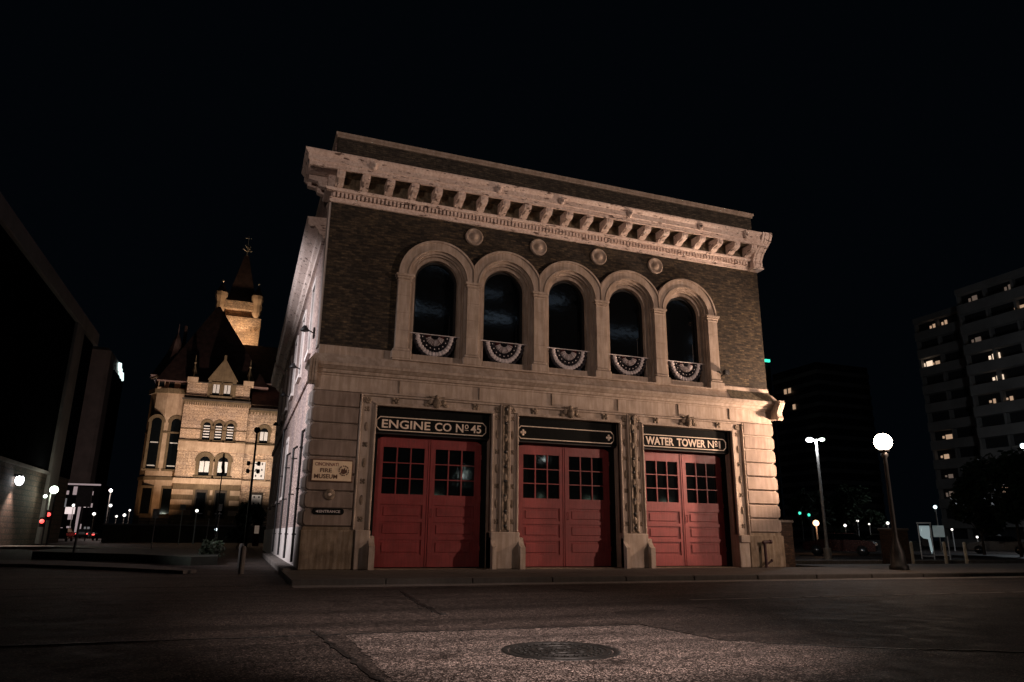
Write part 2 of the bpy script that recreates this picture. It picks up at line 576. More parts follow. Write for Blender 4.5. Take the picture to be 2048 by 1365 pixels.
LAST = []
def tag(o, label, cat, group=None):
    o['label'] = label
    o['category'] = cat
    if group: o['group'] = group
    return o

def struct(name, mb, mat):
    o = mb.build(name, mat, split=False)
    o['kind'] = 'structure'
    return o

def thing(name, label, cat, loc=(0, 0, 0), rz=0.0, group=None):
    o = bpy.data.objects.new(name, None)
    COL.objects.link(o)
    o.empty_display_size = 0.3
    o.location = loc
    o.rotation_euler = (0, 0, rz)
    return tag(o, label, cat, group)

def kids(o):
    return [c for c in bpy.data.objects if c.parent == o]

def dup(root, loc, rz=None, label=None, parent=None, scale=None):
    c = root.copy()
    COL.objects.link(c)
    c.parent = parent
    if parent is None:
        c.location = loc
        if rz is not None: c.rotation_euler = (0, 0, rz)
        if label: c['label'] = label
        if scale: c.scale = scale
    for k in kids(root):
        dup(k, None, parent=c)
    return c

def text_mesh(mb_target, s, x0, x1, z0, z1, y, depth=0.012, bold=0.0, font_shear=0.0, axis='x', keep=False):
    """adds lettering facing -Y, fitted to the box x0..x1, z0..z1, to an MB"""
    cu = bpy.data.curves.new('t', 'FONT')
    cu.body = s
    cu.size = 1.0
    cu.extrude = 0.0
    cu.offset = bold
    cu.resolution_u = 3
    o = bpy.data.objects.new('t', cu)
    COL.objects.link(o)
    dg = bpy.context.evaluated_depsgraph_get()
    me = bpy.data.meshes.new_from_object(o.evaluated_get(dg))
    xs = [v.co.x for v in me.vertices]
    ys = [v.co.y for v in me.vertices]
    ax, bx, ay, by = min(xs), max(xs), min(ys), max(ys)
    n = len(me.vertices)
    def T(v, yy):
        u = (v.co.x - ax) / (bx - ax)
        w = (v.co.y - ay) / (by - ay)
        X = x0 + (x1 - x0) * u
        Z = z0 + (z1 - z0) * w
        return (X, yy, Z) if axis == 'x' else (yy, X, Z)
    fr = [T(v, y) for v in me.vertices]
    mb_target.add(fr, [tuple(p.vertices) for p in me.polygons])
    bpy.data.objects.remove(o)
    bpy.data.curves.remove(cu)
    bpy.data.meshes.remove(me)

# ================================================================== GROUND
g = MB(); g.box(-900, 900, -600, 1500, -0.9, -0.124)
struct('ground', g, 'far_ground')
g = MB(); g.box(-60, 110, -34, -4.26, -0.5, -0.12)
struct('road', g, 'asphalt')
# concrete pad of the near lane with its joint lines
g = MB()
pr_pts = [(-0.47, -34), (-0.46, -17.5), (-0.45, -12.15), (3.21, -12.2), (3.35, -13.6), (3.9, -14.2), (6.0, -15.6), (9.0, -17.0), (14, -19.5), (14, -34)]
ragged = []
for (p_, q_) in zip(pr_pts, pr_pts[1:] + pr_pts[:1]):
    n_ = max(1, int(math.hypot(q_[0] - p_[0], q_[1] - p_[1]) / 0.09)) if p_[1] > -18 and q_[1] > -20 else 1
    for k in range(n_):
        t = k / n_
        ragged.append((p_[0] + (q_[0] - p_[0]) * t + (random.gauss(0, 0.014) if k else 0), p_[1] + (q_[1] - p_[1]) * t + (random.gauss(0, 0.022) if k else 0)))
g.prism(ragged, 'z', -0.2, -0.116)
struct('road_patch', g, 'old_concrete')
def strip(mb, pts, w, z0, z1):
    for i in range(len(pts) - 1):
        a, b_ = Vector(pts[i]), Vector(pts[i + 1])
        d = (b_ - a).normalized()
        nn = Vector((-d.y, d.x)) * w * (0.6 + 0.8 * random.random())
        mb.prism([(a.x - nn.x, a.y - nn.y), (b_.x - nn.x, b_.y - nn.y), (b_.x + nn.x, b_.y + nn.y), (a.x + nn.x, a.y + nn.y)], 'z', z0, z1)
def wob(p, q, n, amp):
    out = []
    for i in range(n + 1):
        t = i / n
        out.append((p[0] + (q[0] - p[0]) * t + random.uniform(-amp, amp), p[1] + (q[1] - p[1]) * t + random.uniform(-amp, amp)))
    return out
cr = MB()
strip(cr, wob((-0.75, -11.7), (-0.42, -17), 40, 0.02), 0.022, -0.15, -0.110)
strip(cr, wob((-9.0, -12.0), (-0.5, -12.12), 34, 0.03), 0.012, -0.15, -0.1105)
strip(cr, wob((-0.45, -12.13), (3.21, -12.2), 24, 0.025), 0.015, -0.15, -0.111)
strip(cr, wob((3.21, -12.2), (3.35, -13.6), 12, 0.025) + wob((3.38, -13.65), (3.9, -14.2), 8, 0.03) + wob((4.0, -14.3), (9.5, -17.2), 30, 0.05), 0.016, -0.15, -0.1115)
strip(cr, wob((1.4, -6.3), (1.25, -8.2), 10, 0.04) + wob((1.2, -8.3), (1.12, -10.4), 14, 0.04), 0.035, -0.15, -0.110)
struct('road_crack', cr, 'road_tar')
# pavement in front of the station, with kerb and joints
g = MB()
xs = [-0.5 + 2.06 * i for i in range(30)]
for i in range(len(xs) - 1):
    for (ya, yb) in ((-4.08, -2.1), (-2.085, 0.9)):
        if yb > 0 and xs[i] < 16.0 and xs[i + 1] > 16.0:
            g.box(xs[i] + 0.007, xs[i + 1] - 0.007, ya, 0.02, -0.5, -0.002)
        elif yb > 0 and xs[i] >= 16.0:
            g.box(xs[i] + 0.007, xs[i + 1] - 0.007, ya, 2.2, -0.5, -0.002)
        else:
            g.box(xs[i] + 0.007, xs[i + 1] - 0.007, ya, min(yb, 0.9), -0.5, -0.002)
struct('pavement', g, 'pavement')
g = MB()
for i in range(31):
    g.box(-0.5 + 2 * i + 0.006, 1.5 + 2 * i - 0.006, -4.25, -4.09, -0.5, -0.004, 0.02)
struct('kerb', g, 'kerb_dark')
g = MB()
for i in range(15): g.box(-0.5 + 4 * i + 0.008, 3.5 + 4 * i - 0.008, -4.85, -4.262, -0.5, -0.1155)
struct('gutter', g, 'kerb_stone')
g = MB()
xx = 6.0
while xx < 40:
    ln = random.uniform(0.3, 1.6)
    g.box(xx, xx + ln, -9.28 + random.uniform(-.01, .01), -9.16, -0.3, -0.116)
    xx += ln + random.uniform(0.02, 0.35)
struct('pale_road_strip', g, 'kerb_stone')  # broken pale strip along the road
# ledge along the left flank
g = MB()
for i in range(8):
    y0 = 0.0 + i * 2.0
    g.box(-0.46, -0.012, y0 + 0.006, y0 + 1.994, -0.5, 0.035 + 0.002 * (i % 2), 0.02)
struct('flank_ledge', g, 'kerb_stone')
# ground west of the station: side street, pavements and a dark island
g = MB(); g.box(-60, -0.52, -4.26, 400, -0.5, -0.116)
struct('side_street', g, 'asphalt')
g = MB()
g.prism([(-30, 33.0), (-10.5, 33.0), (-4.6, 24.4), (-4.2, 20.5), (-6.0, 20.5), (-11.5, 29.0), (-30, 29.0)], 'z', -0.5, 0.03)
struct('far_pavement', g, 'kerb_stone')
g = MB()
g.prism([(-12, 9.6), (-7.1, 8.2), (-4.1, 4.6), (-2.6, 1.2), (-2.9, 0.7), (-4.8, 2.9), (-7.6, 5.4), (-12, 6.6)], 'z', -0.5, -0.03)
struct('near_pavement', g, 'pavement')
g = MB()
g.prism([(-9.3, 17.6), (-4.0, 18.2), (-2.4, 14.0), (-2.2, 6.5), (-3.0, 5.8), (-5.0, 9.0), (-9.0, 12.6)], 'z', -0.5, 0.16)
struct('grass_island', g, 'hedge')
# parking lot kerb east of the station
g = MB()
g.box(17.2, 60, 4.9, 5.15, -0.5, 0.05, 0.02)
struct('parking_kerb', g, 'kerb_stone')
g = MB()
g.box(17.2, 110, 5.17, 90, -0.5, -0.10)
struct('parking_lot', g, 'asphalt')

# ================================================================== FIRE STATION
W = 16.0
ST = thing('fire_station', 'two storey brick and limestone fire station with three red door pairs and arched windows', 'fire station')
OPEN = [(1.78, 5.33), (6.22, 9.78), (10.67, 14.22)]
DOORC = [3.555, 8.0, 12.445]
WC = [3.46 + 2.285 * i for i in range(5)]
RO, RS, ZS = 1.28, 0.70, 8.72      # outer radius, opening radius, spring height
ZB = 6.03                           # ledge under the arcade
DEEP = 28.0

# front brick wall of the upper storey
mb = MB()
mb.box(0.0, WC[0] - RO + 0.03, 0.0, 0.4, 6.24, 11.1)
mb.box(WC[4] + RO - 0.03, W, 0.0, 0.4, 6.24, 11.1)
xl, xr = WC[0] - RO + 0.03, WC[4] + RO - 0.03
poly = [(xl, 11.1), (xl, ZS)]
rr = RO - 0.03
for i, c in enumerate(WC):
    a_start = PI if i == 0 else PI - math.acos(1.1425 / rr)
    a_end = 0.0 if i == 4 else math.acos(1.1425 / rr)
    n = 24
    for k in range(n + 1):
        a = a_start + (a_end - a_start) * k / n
        if i == 0 and k == 0: continue
        if i > 0 and k == 0: continue
        poly.append((c + rr * math.cos(a), ZS + rr * math.sin(a)))
poly.append((xr, 11.1))
mb.prism(poly, 'y', 0.001, 0.4)
mb.build('brick_wall', 'dark_brick', ST)
# parapet wall
mb = MB(); mb.box(0.06, W - 0.02, 0.06, 0.4, 11.1, 13.08)
mb.build('parapet', 'parapet_brick', ST)
mb = MB()
mb.molding([(-0.42, 13.08), (0.02, 13.08), (0.02, 13.14), (0.06, 13.17), (0.06, 13.25), (-0.42, 13.25)], [(0.03, DEEP), (0.03, 0.03), (W - 0.0, 0.03), (W - 0.0, DEEP)])
cop = mb.build('coping', 'limestone', ST)
# side, back and roof
mb = MB()
mb.box(0.002, 0.4, 0.4, DEEP, 1.13, 13.08)
mb.build('side_wall', 'painted_brick', ST)
mb = MB()
mb.box(W - 0.4, W - 0.002, 0.4, DEEP, 0, 13.08)
mb.build('side_wall', 'dark_brick', ST)
mb = MB(); mb.box(0.4, W - 0.4, DEEP - 0.4, DEEP, 0, 13.08)
mb.build('back_wall', 'dark_brick', ST)
mb = MB(); mb.box(0.4, W - 0.4, 0.4, DEEP - 0.4, 12.6, 12.75)
mb.build('roof', 'roof_felt', ST)
# interior floor and dark lining behind the doors so nothing is hollow from the side
mb = MB(); mb.box(0.4, W - 0.4, 0.95, 1.0, 0, 11.0)
mb.build('inner_wall', 'dark_frame', ST)
mb = MB(); mb.box(1.3, 14.8, -0.02, 0.9, -0.3, 0.012)
mb.build('door_sill', 'stained_stone', ST)

# stone ground storey backing
mb = MB()
Z1 = 4.58
mb.box(0, OPEN[0][0], 0.0, 0.5, 0, 4.93)
mb.box(OPEN[0][1], OPEN[1][0], 0.0, 0.5, 0, 4.93)
mb.box(OPEN[1][1], OPEN[2][0], 0.0, 0.5, 0, 4.93)
mb.box(OPEN[2][1], W, 0.0, 0.5, 0, 4.93)
for a, b_ in OPEN: mb.box(a, b_, 0.002, 0.5, Z1, 4.93)
mb.box(0.01, W - 0.01, 0.003, 0.5, 4.93, 6.24)
mb.build('stone_wall', 'limestone', ST)

# rusticated quoins: eight courses each side, rounded faces
zc = 1.13
CH = (4.93 - zc) / 8
def quoins(xa, xb, side):
    out = MB()
    for k in range(8):
        z0, z1 = zc + k * CH + 0.018, zc + (k + 1) * CH - 0.018
        R_ = 0.13
        arc = [(R_ * (1 - math.cos(t * PI / 12)), R_ * (1 - math.sin(t * PI / 12))) for t in range(7)]
        if side < 0:
            pl = [(xa + p[0], z0 + p[1]) for p in arc] + [(xb, z0), (xb, z1)] + [(xa + p[0], z1 - p[1]) for p in reversed(arc)]
            p2 = [(x_ + (0.03 if x_ < xb - .01 else -.02), min(max(z_, z0 + .025), z1 - .025)) for x_, z_ in pl]
        else:
            pl = [(xb - p[0], z0 + p[1]) for p in arc] + [(xa, z0), (xa, z1)] + [(xb - p[0], z1 - p[1]) for p in reversed(arc)]
            p2 = [(x_ + (-0.03 if x_ > xa + .01 else .02), min(max(z_, z0 + .025), z1 - .025)) for x_, z_ in pl]
        out.prism(pl, 'y', -0.055, 0.2)
        n_ = len(pl)
        out.add([(x_, -0.055, z_) for x_, z_ in pl] + [(x_, -0.085, z_) for x_, z_ in p2], [(i_, (i_ + 1) % n_, n_ + (i_ + 1) % n_, n_ + i_) for i_ in range(n_)] + [tuple(range(2 * n_ - 1, n_ - 1, -1))])
    return out
mb = quoins(-0.06, 1.27, -1); mb.build('quoins', 'quoin_stone', ST)
mb = quoins(14.74, W + 0.06, 1); mb.build('quoins', 'quoin_stone', ST)
# flank face of the left quoins, scalloped and pale
mb = MB()
for k in range(8):
    z0, z1 = zc + k * CH + 0.02, zc + (k + 1) * CH - 0.02
    pr = [(0.212, z0)]
    mb.box(-0.13, 0.1, 0.01, 0.66 if k % 2 else 0.98, z0 + 0.01, z1 - 0.01, 0.07)
mb.box(-0.045, 0.1, 0.2, 0.55, 1.13, 4.95)
mb.build('flank_quoins', 'white_stone', ST)
# plinths
mb = MB()
mb.box(-0.08, 1.36, -0.11, 0.3, 0.0, 1.04, 0.02)
mb.box(-0.03, 1.30, -0.05, 0.3, 1.04, 1.13)
mb.build('plinth', 'stained_stone', ST)
mb = MB()
mb.box(14.64, W + 0.08, -0.11, 0.3, 0.0, 1.04, 0.02)
mb.box(14.70, W + 0.03, -0.05, 0.3, 1.04, 1.13)
mb.build('plinth', 'stained_stone', ST)
mb = MB()
mb.box(-0.07, 0.3, 0.31, DEEP, -0.1, 1.13, 0.01)
mb.build('flank_plinth', 'white_stone', ST)

# pale corner strip on the flank of the upper storey
mb = MB()
mb.box(-0.05, 0.2, 0.02, 0.62, 6.26, 10.8)
mb.build('corner_strip', 'white_stone', ST)

def boss(mb, x, y, z, r, n=4, rot=PI / 4):
    for k in range(n):
        a = rot + k * 2 * PI / n
        mb.ball((x + r * 0.62 * math.cos(a), y, z + r * 0.62 * math.sin(a)), r * 0.46, 1, 0.5, 1, 8, 5)
    mb.ball((x, y - r * 0.15, z), r * 0.30, 1, 0.8, 1, 8, 5)

# moulded surrounds of the three doorways
for i, (a, b_) in enumerate(OPEN):
    fr = MB()
    wl = 0.49 if i == 0 else 0.33
    wr = 0.49 if i == 2 else 0.33
    for s, e, wd in ((-1, a, wl), (1, b_, wr)):
        x0 = e if s > 0 else e - wd
        x1 = x0 + wd
        inner = e
        outer = e + s * wd
        fr.box(inner, inner + s * 0.07, -0.10, 0.12, 1.05, Z1 + 0.0, 0.02)
        fr.box(inner + s * 0.07, inner + s * 0.12, -0.05, 0.1, 1.05, Z1 + 0.05, 0.0)
        fr.box(outer - s * 0.06, outer, -0.11, 0.1, 1.05, 4.90, 0.02)
        fr.box(inner + s * 0.12, outer - s * 0.06, -0.025, 0.1, 1.05, 4.86, 0.0)
    xa, xb = a - 0.07, b_ + 0.07
    fr.box(xa, xb, -0.10, 0.12, Z1, Z1 + 0.07, 0.02)
    fr.box(xa - 0.05, xb + 0.05, -0.05, 0.1, Z1 + 0.071, Z1 + 0.12)
    fr.box(a - wl + 0.065, b_ + wr - 0.065, -0.024, 0.1, Z1 + 0.121, 4.84)
    fr.box(a - wl + 0.065, b_ + wr - 0.065, -0.10, 0.1, 4.841, 4.905, 0.02)
    sr = fr.build('door_surround', 'limestone', ST)
    cv = MB()
    cx = (a + b_) / 2
    for xo in (cx - 1.25, cx + 1.25):
        boss(cv, xo, -0.05, 4.75, 0.13, 4, PI / 4)
    # cartouche with two scrolls and a crown
    cv.ball((cx, -0.10, 4.76), 0.15, 0.85, 0.7, 1.05)
    for s in (-1, 1):
        cv.ball((cx + s * 0.20, -0.08, 4.80), 0.09, 1, 0.7, 1)
        cv.ball((cx + s * 0.29, -0.06, 4.70), 0.07, 1.3, 0.6, 0.8)
        cv.tube((cx + s * 0.05, -0.08, 4.92), (cx + s * 0.24, -0.10, 4.96), 0.035, 0.02)
    cv.ball((cx, -0.10, 4.95), 0.07, 1, 0.8, 1)
    for s, e, wd in ((-1, a, wl), (1, b_, wr)):
        xm = e + s * (0.12 + wd - 0.06) / 2
        nn = 7
        for k in range(nn):
            zz = 1.35 + k * 0.52
            if k % 2 == 0: boss(cv, xm, -0.03, zz, 0.085, 4, PI / 4)
            else:
                cv.ball((xm, -0.03, zz), 0.07, 0.7, 0.45, 2.0, 8, 6)
        boss(cv, xm, -0.05, 4.72, 0.10, 6, 0)
    cv.build('carving', 'carved_stone', sr)
# pier shafts with studded channels and boot-scraper bases
for xc in (5.775, 10.225):
    mb = MB()
    mb.box(xc - 0.145, xc + 0.145, -0.06, 0.1, 1.05, 4.9, 0.01)
    for s in (-1, 1): mb.tube((xc + s * 0.085, -0.07, 1.12), (xc + s * 0.085, -0.07, 4.84), 0.055, n=10)
    sh = mb.build('pier', 'carved_stone', ST)
    cv = MB()
    for k in range(9):
        z = 1.22 + k * 0.44
        cv.lathe([(0.055, 0), (0.03, -0.02), (0.0, -0.025)], xc + 0.0, -0.125, z, 8, axis='y')
    cv.build('stud', 'black_iron', sh)
    cv = MB()
    for k in range(6):
        z = 1.45 + k * 0.6
        cv.ball((xc, -0.10, z), 0.10, 0.75, 0.5, 1.25, 8, 6)
        for s in (-1, 1): cv.ball((xc + s * 0.13, -0.07, z + 0.2), 0.055, 0.7, 0.7, 1.7, 8, 6)
    cv.build('carving', 'carved_stone', sh)
def pier_base(x0, x1, left, right, mat='limestone'):
    mb = MB()
    mb.box(x0, x1, -0.16, 0.3, 0.0, 1.05, 0.02)
    for side, on in ((-1, left), (1, right)):
        if not on: continue
        x = x0 if side < 0 else x1
        # rounded guard: a vertical fin with an arched head
        n = 14
        w = 0.16
        xa, xb = (x - 0.0, x + 0.12) if side < 0 else (x - 0.04, x + 0.12)
        prof = [(-0.34, 0.0), (-0.34, 0.62)]
        for k in range(1, 9):
            t = k / 8 * PI / 2
            prof.append((-0.34 + 0.20 * math.sin(t), 0.62 + 0.26 * (1 - math.cos(t)) ** 0.7))
        prof += [(0.02, 0.90), (0.02, 0.0)]
        mb.prism(prof, 'x', xa, xb)
    return mb
mb = pier_base(5.33, 6.24, True, True); b1 = mb.build('pier_base', 'limestone', ST)
mb = pier_base(9.76, 10.67, True, True); mb.build('pier_base', 'limestone', ST)
# grime in the lee of the guards
mb = pier_base(1.37, 1.79, False, True); mb.build('pier_base', 'limestone', ST)
mb = MB(); mb.box(14.21, 14.63, -0.1, 0.3, 0.0, 1.05, 0.02); mb.box(14.25, 14.63, -0.16, -0.1, 0.80, 1.05, 0.02)
mb.build('pier_base', 'limestone', ST)

# belt course between the storeys, returned round both corners
prof = [(-0.2, 4.93), (0.05, 4.93), (0.05, 4.97), (0.03, 4.98), (0.03, 5.36), (0.06, 5.38), (0.06, 5.42), (0.12, 5.44), (0.14, 5.49), (0.14, 5.52), (0.19, 5.54), (0.27, 5.60), (0.31, 5.62), (0.31, 5.70), (0.27, 5.72), (0.10, 5.98), (-0.2, 5.98)]
mb = MB(); mb.molding(prof, [(0.0, 0.55), (0.0, 0.0), (W, 0.0), (W, 0.55)])
bc = mb.build('belt_course', 'limestone', ST)
mb = MB()
for x in (2.4, 4.9, 7.35, 9.75, 12.1, 14.2):
    mb.box(x, x + 0.012, -0.063, 0.0, 4.99, 5.37)
    mb.box(x, x + 0.012, -0.313, -0.1, 5.625, 5.695)
mb.build('joint', 'carved_stone', bc)
# flank wash of weathered stone and sill band
mb = MB()
mb.box(0.0, 2.12, -0.06, 0.2, 5.981, 6.26, 0.01)
mb.box(14.05, W, -0.055, 0.2, 5.981, 6.20, 0.01)
mb.build('sill_band', 'limestone', ST)
mb = MB()
mb.prism([(-0.285, 5.722), (-0.062, 6.06), (-0.05, 6.06), (-0.05, 5.722)], 'x', 14.15, W + 0.02)
mb.build('lead_flashing', 'mossy_shade_stone', ST)
mb = MB()
mb.box(2.12, 14.05, -0.20, 0.3, 5.981, ZB)
mb.build('arcade_sill', 'limestone', ST)
# consoles at both ends of the belt
for side in (-1, 1):
    mb = MB()
    x0 = W + 0.02 if side > 0 else -0.25
    for j in range(3):
        xa = x0 + j * 0.075
        mb.prism([(-0.30, 5.08), (-0.38, 5.02), (-0.46, 5.10), (-0.40, 5.20), (-0.40, 5.32), (-0.50, 5.48), (-0.58, 5.62), (-0.55, 5.72), (-0.40, 5.74), (0.1, 5.74), (0.1, 5.08)], 'x', xa + 0.006, xa + 0.066)
    mb.box(x0 + 0.01, x0 + 0.21, -0.33, 0.09, 5.10, 5.70)
    mb.build('console', 'limestone', ST)

# arcade: surrounds, pilasters, windows
for i, c in enumerate(WC):
    L = 1.1425 if i > 0 else None
    R_ = 1.1425 if i < 4 else None
    sb = MB()
    sb.ring(c, ZS, 1.22, RO, -0.16, 0.1, clip=(L, R_), n=32)
    sb.ring(c, ZS, 0.985, 1.2195, -0.12, 0.12, clip=(L, R_), n=32)
    sb.ring(c, ZS, 0.94, 0.984, -0.15, 0.12, n=32)
    sb.ring(c, ZS, 0.86, 0.9395, -0.05, 0.16, n=32)
    sb.ring(c, ZS, 0.81, 0.8595, 0.03, 0.2, n=32)
    sb.ring(c, ZS, RS, 0.8095, 0.12, 0.36, n=32)
    for s in (-1, 1):
        sb.box(c + s * 0.94, c + s * 0.86, -0.05, 0.16, ZB, ZS - 0.001)
        sb.box(c + s * 0.8595, c + s * 0.81, 0.03, 0.2, ZB, ZS - 0.001)
        sb.box(c + s * 0.8095, c + s * RS, 0.12, 0.36, ZB, ZS - 0.001)
    sb.box(c - 0.94, c + 0.94, 0.162, 0.40, ZB, 6.16)
    sb.build('window_surround', 'limestone', ST)
    wb = MB()
    wb.ring(c, ZS, RS - 0.07, RS - 0.001, 0.28, 0.37, n=28)
    for s in (-1, 1):
        wb.box(c + s * (RS - 0.07), c + s * (RS - 0.001), 0.28, 0.37, 6.16, ZS - 0.001)
    wb.box(c - 0.63, c + 0.63, 0.30, 0.37, 6.16, 6.26)
    wb.box(c - 0.63, c + 0.63, 0.3555, 0.37, 7.69, 7.73)
    wb.box(c + 0.50, c + 0.52, 0.340, 0.36, 6.26, 7.69)
    wf = wb.build('window', 'dark_frame', ST)
    gl = MB()
    pg = [(c - 0.64, 6.2), (c + 0.64, 6.2)] + [(c + 0.64 * math.cos(a), ZS + 0.64 * math.sin(a)) for a in [PI * k / 20 for k in range(21)]]
    gl.prism(pg, 'y', 0.345, 0.355)
    gl.build('pane', 'old_glass', wf)
xp = [WC[0] - 1.1425] + [(WC[k] + WC[k + 1]) / 2 for k in range(4)] + [WC[4] + 1.1425]
for k, x in enumerate(xp):
    hw = 0.20
    pb = MB()
    end = 0.06 * (1 if k == 0 else (-1 if k == 5 else 0))
    x = x + end
    hs = 8.58 - 6.36
    for j in range(4):
        z0, z1 = 6.36 + j * hs / 4, 6.36 + (j + 1) * hs / 4
        pb.box(x - hw, x + hw, -0.15, 0.16, z0 + 0.004, z1 - 0.004, 0.008)
    pb.box(x - hw + 0.01, x + hw - 0.01, -0.14, 0.15, 6.3, 8.6)
    pb.box(x - 0.25, x + 0.25, -0.19, 0.16, 6.26, 6.36, 0.03)
    pb.box(x - 0.30, x + 0.30, -0.22, 0.16, ZB + 0.001, 6.26, 0.015)
    pb.box(x - 0.22, x + 0.22, -0.17, 0.16, 8.50, 8.56, 0.02)
    pb.box(x - 0.25, x + 0.25, -0.20, 0.16, 8.58, 8.65, 0.02)
    pb.box(x - 0.28, x + 0.28, -0.23, 0.16, 8.651, 8.73, 0.01)
    pb.build('pilaster', 'limestone', ST)
for k in range(4):
    x = 4.645 + 2.281 * k - 0.03
    rb = MB()
    rb.lathe([(0.30, 0.0), (0.30, -0.06), (0.27, -0.09), (0.24, -0.06), (0.20, -0.03), (0.15, -0.03), (0.13, -0.07), (0.07, -0.12), (0.0, -0.14)], x, 0.0, 10.38, 28, axis='y')
    rb.build('roundel', 'limestone', ST)

# main cornice
cb = MB()
prof = [(-0.05, 10.80), (0.07, 10.80), (0.07, 10.93), (0.09, 10.945), (0.03, 10.95), (0.03, 11.105), (0.20, 11.12), (0.23, 11.17), (0.23, 11.21), (0.16, 11.22), (0.16, 11.62), (0.80, 11.62), (0.80, 11.68), (0.84, 11.70), (0.84, 11.86), (0.88, 11.90), (0.94, 11.97), (0.94, 12.01), (0.0, 12.04), (-0.05, 12.04)]
cb.molding(prof, [(0.0, 0.75), (0.0, 0.0), (W - 0.06, 0.0)])
cor = cb.build('cornice', 'cornice_paint', ST)
nm = 21
for k in range(nm):
    x = 0.16 + k * (W - 0.80) / (nm - 1)
    md = MB()
    prof2 = [(-0.165, 11.225), (-0.30, 11.225), (-0.36, 11.25), (-0.42, 11.30), (-0.56, 11.32), (-0.66, 11.345), (-0.72, 11.40), (-0.74, 11.48), (-0.74, 11.605), (-0.165, 11.605)]
    md.prism(prof2, 'x', x - 0.12, x + 0.12)
    md.prism([(-0.22, 11.19), (-0.42, 11.27), (-0.62, 11.31), (-0.755, 11.42), (-0.755, 11.55), (-0.20, 11.55)], 'x', x - 0.055, x + 0.055)
    md.build('modillion', 'cornice_paint', cor)
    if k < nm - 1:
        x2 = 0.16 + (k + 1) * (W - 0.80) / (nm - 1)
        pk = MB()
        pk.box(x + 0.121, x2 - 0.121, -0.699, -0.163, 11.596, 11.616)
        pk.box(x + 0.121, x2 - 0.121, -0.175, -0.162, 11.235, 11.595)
        pk.build('coffer', 'mossy_shade_stone', cor)  # dark coffer lining, the shade of the pockets put into its colour
md = MB()
# soffit beam that closes the coffers in front
md.box(-0.79, W - 0.08, -0.79, -0.70, 11.545, 11.619)
md.build('soffit_beam', 'cornice_paint', cor)
dn = MB()
pts = [(0.0, 11.105)]
for k in range(124):
    x = 0.05 + k * (W - 0.62) / 123
    pts += [(x - 0.036, 11.095), (x - 0.036, 10.955), (x + 0.036, 10.955), (x + 0.036, 11.095)]
pts.append((W - 0.5, 11.105))
dn.prism(pts, 'y', -0.155, -0.025)
dn.build('dentil_course', 'cornice_paint', cor)
for x in (1.1, 5.15, 7.4, 10.0, 12.9, 14.9):
    lk = MB()
    lk.ball((x, -0.87, 11.82), 0.115, 1, 0.7, 1.35, 10, 7)
    lk.ball((x + 0.02, -0.95, 11.79), 0.055, 1, 1, 1, 8, 5)
    for q_ in (-1, 1): lk.ball((x + q_ * 0.085, -0.88, 11.92), 0.045, 1, 0.8, 1, 8, 5)
    lk.build('lion_head', 'cornice_paint', cor)
for side in (-1, 1):
    eb = MB()
    xx = W - 0.40 if side > 0 else -0.52
    for j in range(4):
        xa = xx + j * 0.105
        s_prof = [(-0.12, 10.86), (-0.30, 10.86), (-0.32, 10.98), (-0.30, 11.12), (-0.42, 11.34), (-0.62, 11.52), (-0.86, 11.70), (-0.95, 11.88), (-0.97, 12.02), (-0.12, 12.045)]
        eb.prism([(p[0] - (0.02 if j % 2 else 0), p[1]) for p in s_prof], 'x', xa + 0.006, xa + 0.099)
    eb.box(xx - 0.02, xx + 0.46, -0.36, 0.1, 10.79, 10.90, 0.02)
    if side > 0:
        eb.build('end_bracket', 'cornice_paint', cor)
# return soffit pockets on the left flank
md = MB()
for k in range(2):
    y = 0.1 + k * 0.5
    md.prism([(-0.17, 11.24), (-0.40, 11.28), (-0.46, 11.42), (-0.72, 11.46), (-0.74, 11.60), (-0.17, 11.60)], 'y', y - 0.1, y + 0.1)
md.build('flank_modillions', 'cornice_paint', cor)

# flank cornice, pipes, lamps and openings down the left side
fb = MB()
prof = [(-0.1, 9.95), (0.10, 9.95), (0.12, 10.05), (0.22, 10.10), (0.26, 10.22), (0.50, 10.30), (0.58, 10.36), (0.58, 10.52), (0.62, 10.62), (-0.1, 10.66)]
fb.molding(prof, [(0.0, 21.4), (0.0, 0.90)])
fb.molding(prof, [(0.0, DEEP), (0.0, 22.2)])
fb.build('flank_cornice', 'cornice_paint', ST)
fb = MB()
fb.molding([(-0.1, 5.7), (0.07, 5.7), (0.10, 5.78), (0.10, 5.95), (-0.1, 6.0)], [(0.0, DEEP), (0.0, 1.3)])
fb.build('flank_belt', 'painted_brick', ST)
for y0, levels in ((3.6, ((6.8, 9.2),)), (7.6, ((6.8, 9.2),)), (11.6, ((2.4, 4.7), (6.8, 9.2))), (15.6, ((2.4, 4.7), (6.8, 9.2))), (19.2, ((2.4, 4.7), (6.8, 9.2))), (24.2, ((2.4, 4.7), (6.8, 9.2)))):
    for z0, z1 in levels:
        w_ = MB()
        w_.box(-0.05, 0.05, y0 - 0.62, y0 - 0.5, z0, z1)
        w_.box(-0.05, 0.05, y0 + 0.5, y0 + 0.62, z0, z1)
        w_.box(-0.06, 0.05, y0 - 0.65, y0 + 0.65, z1 + 0.001, z1 + 0.2)
        w_.box(-0.12, 0.05, y0 - 0.70, y0 + 0.70, z0 - 0.13, z0 - 0.001, 0.01)
        f_ = w_.build('window', 'white_stone', ST)
        p_ = MB(); p_.box(-0.015, 0.0, y0 - 0.499, y0 + 0.499, z0, z1); p_.build('pane', 'window_glass', f_)
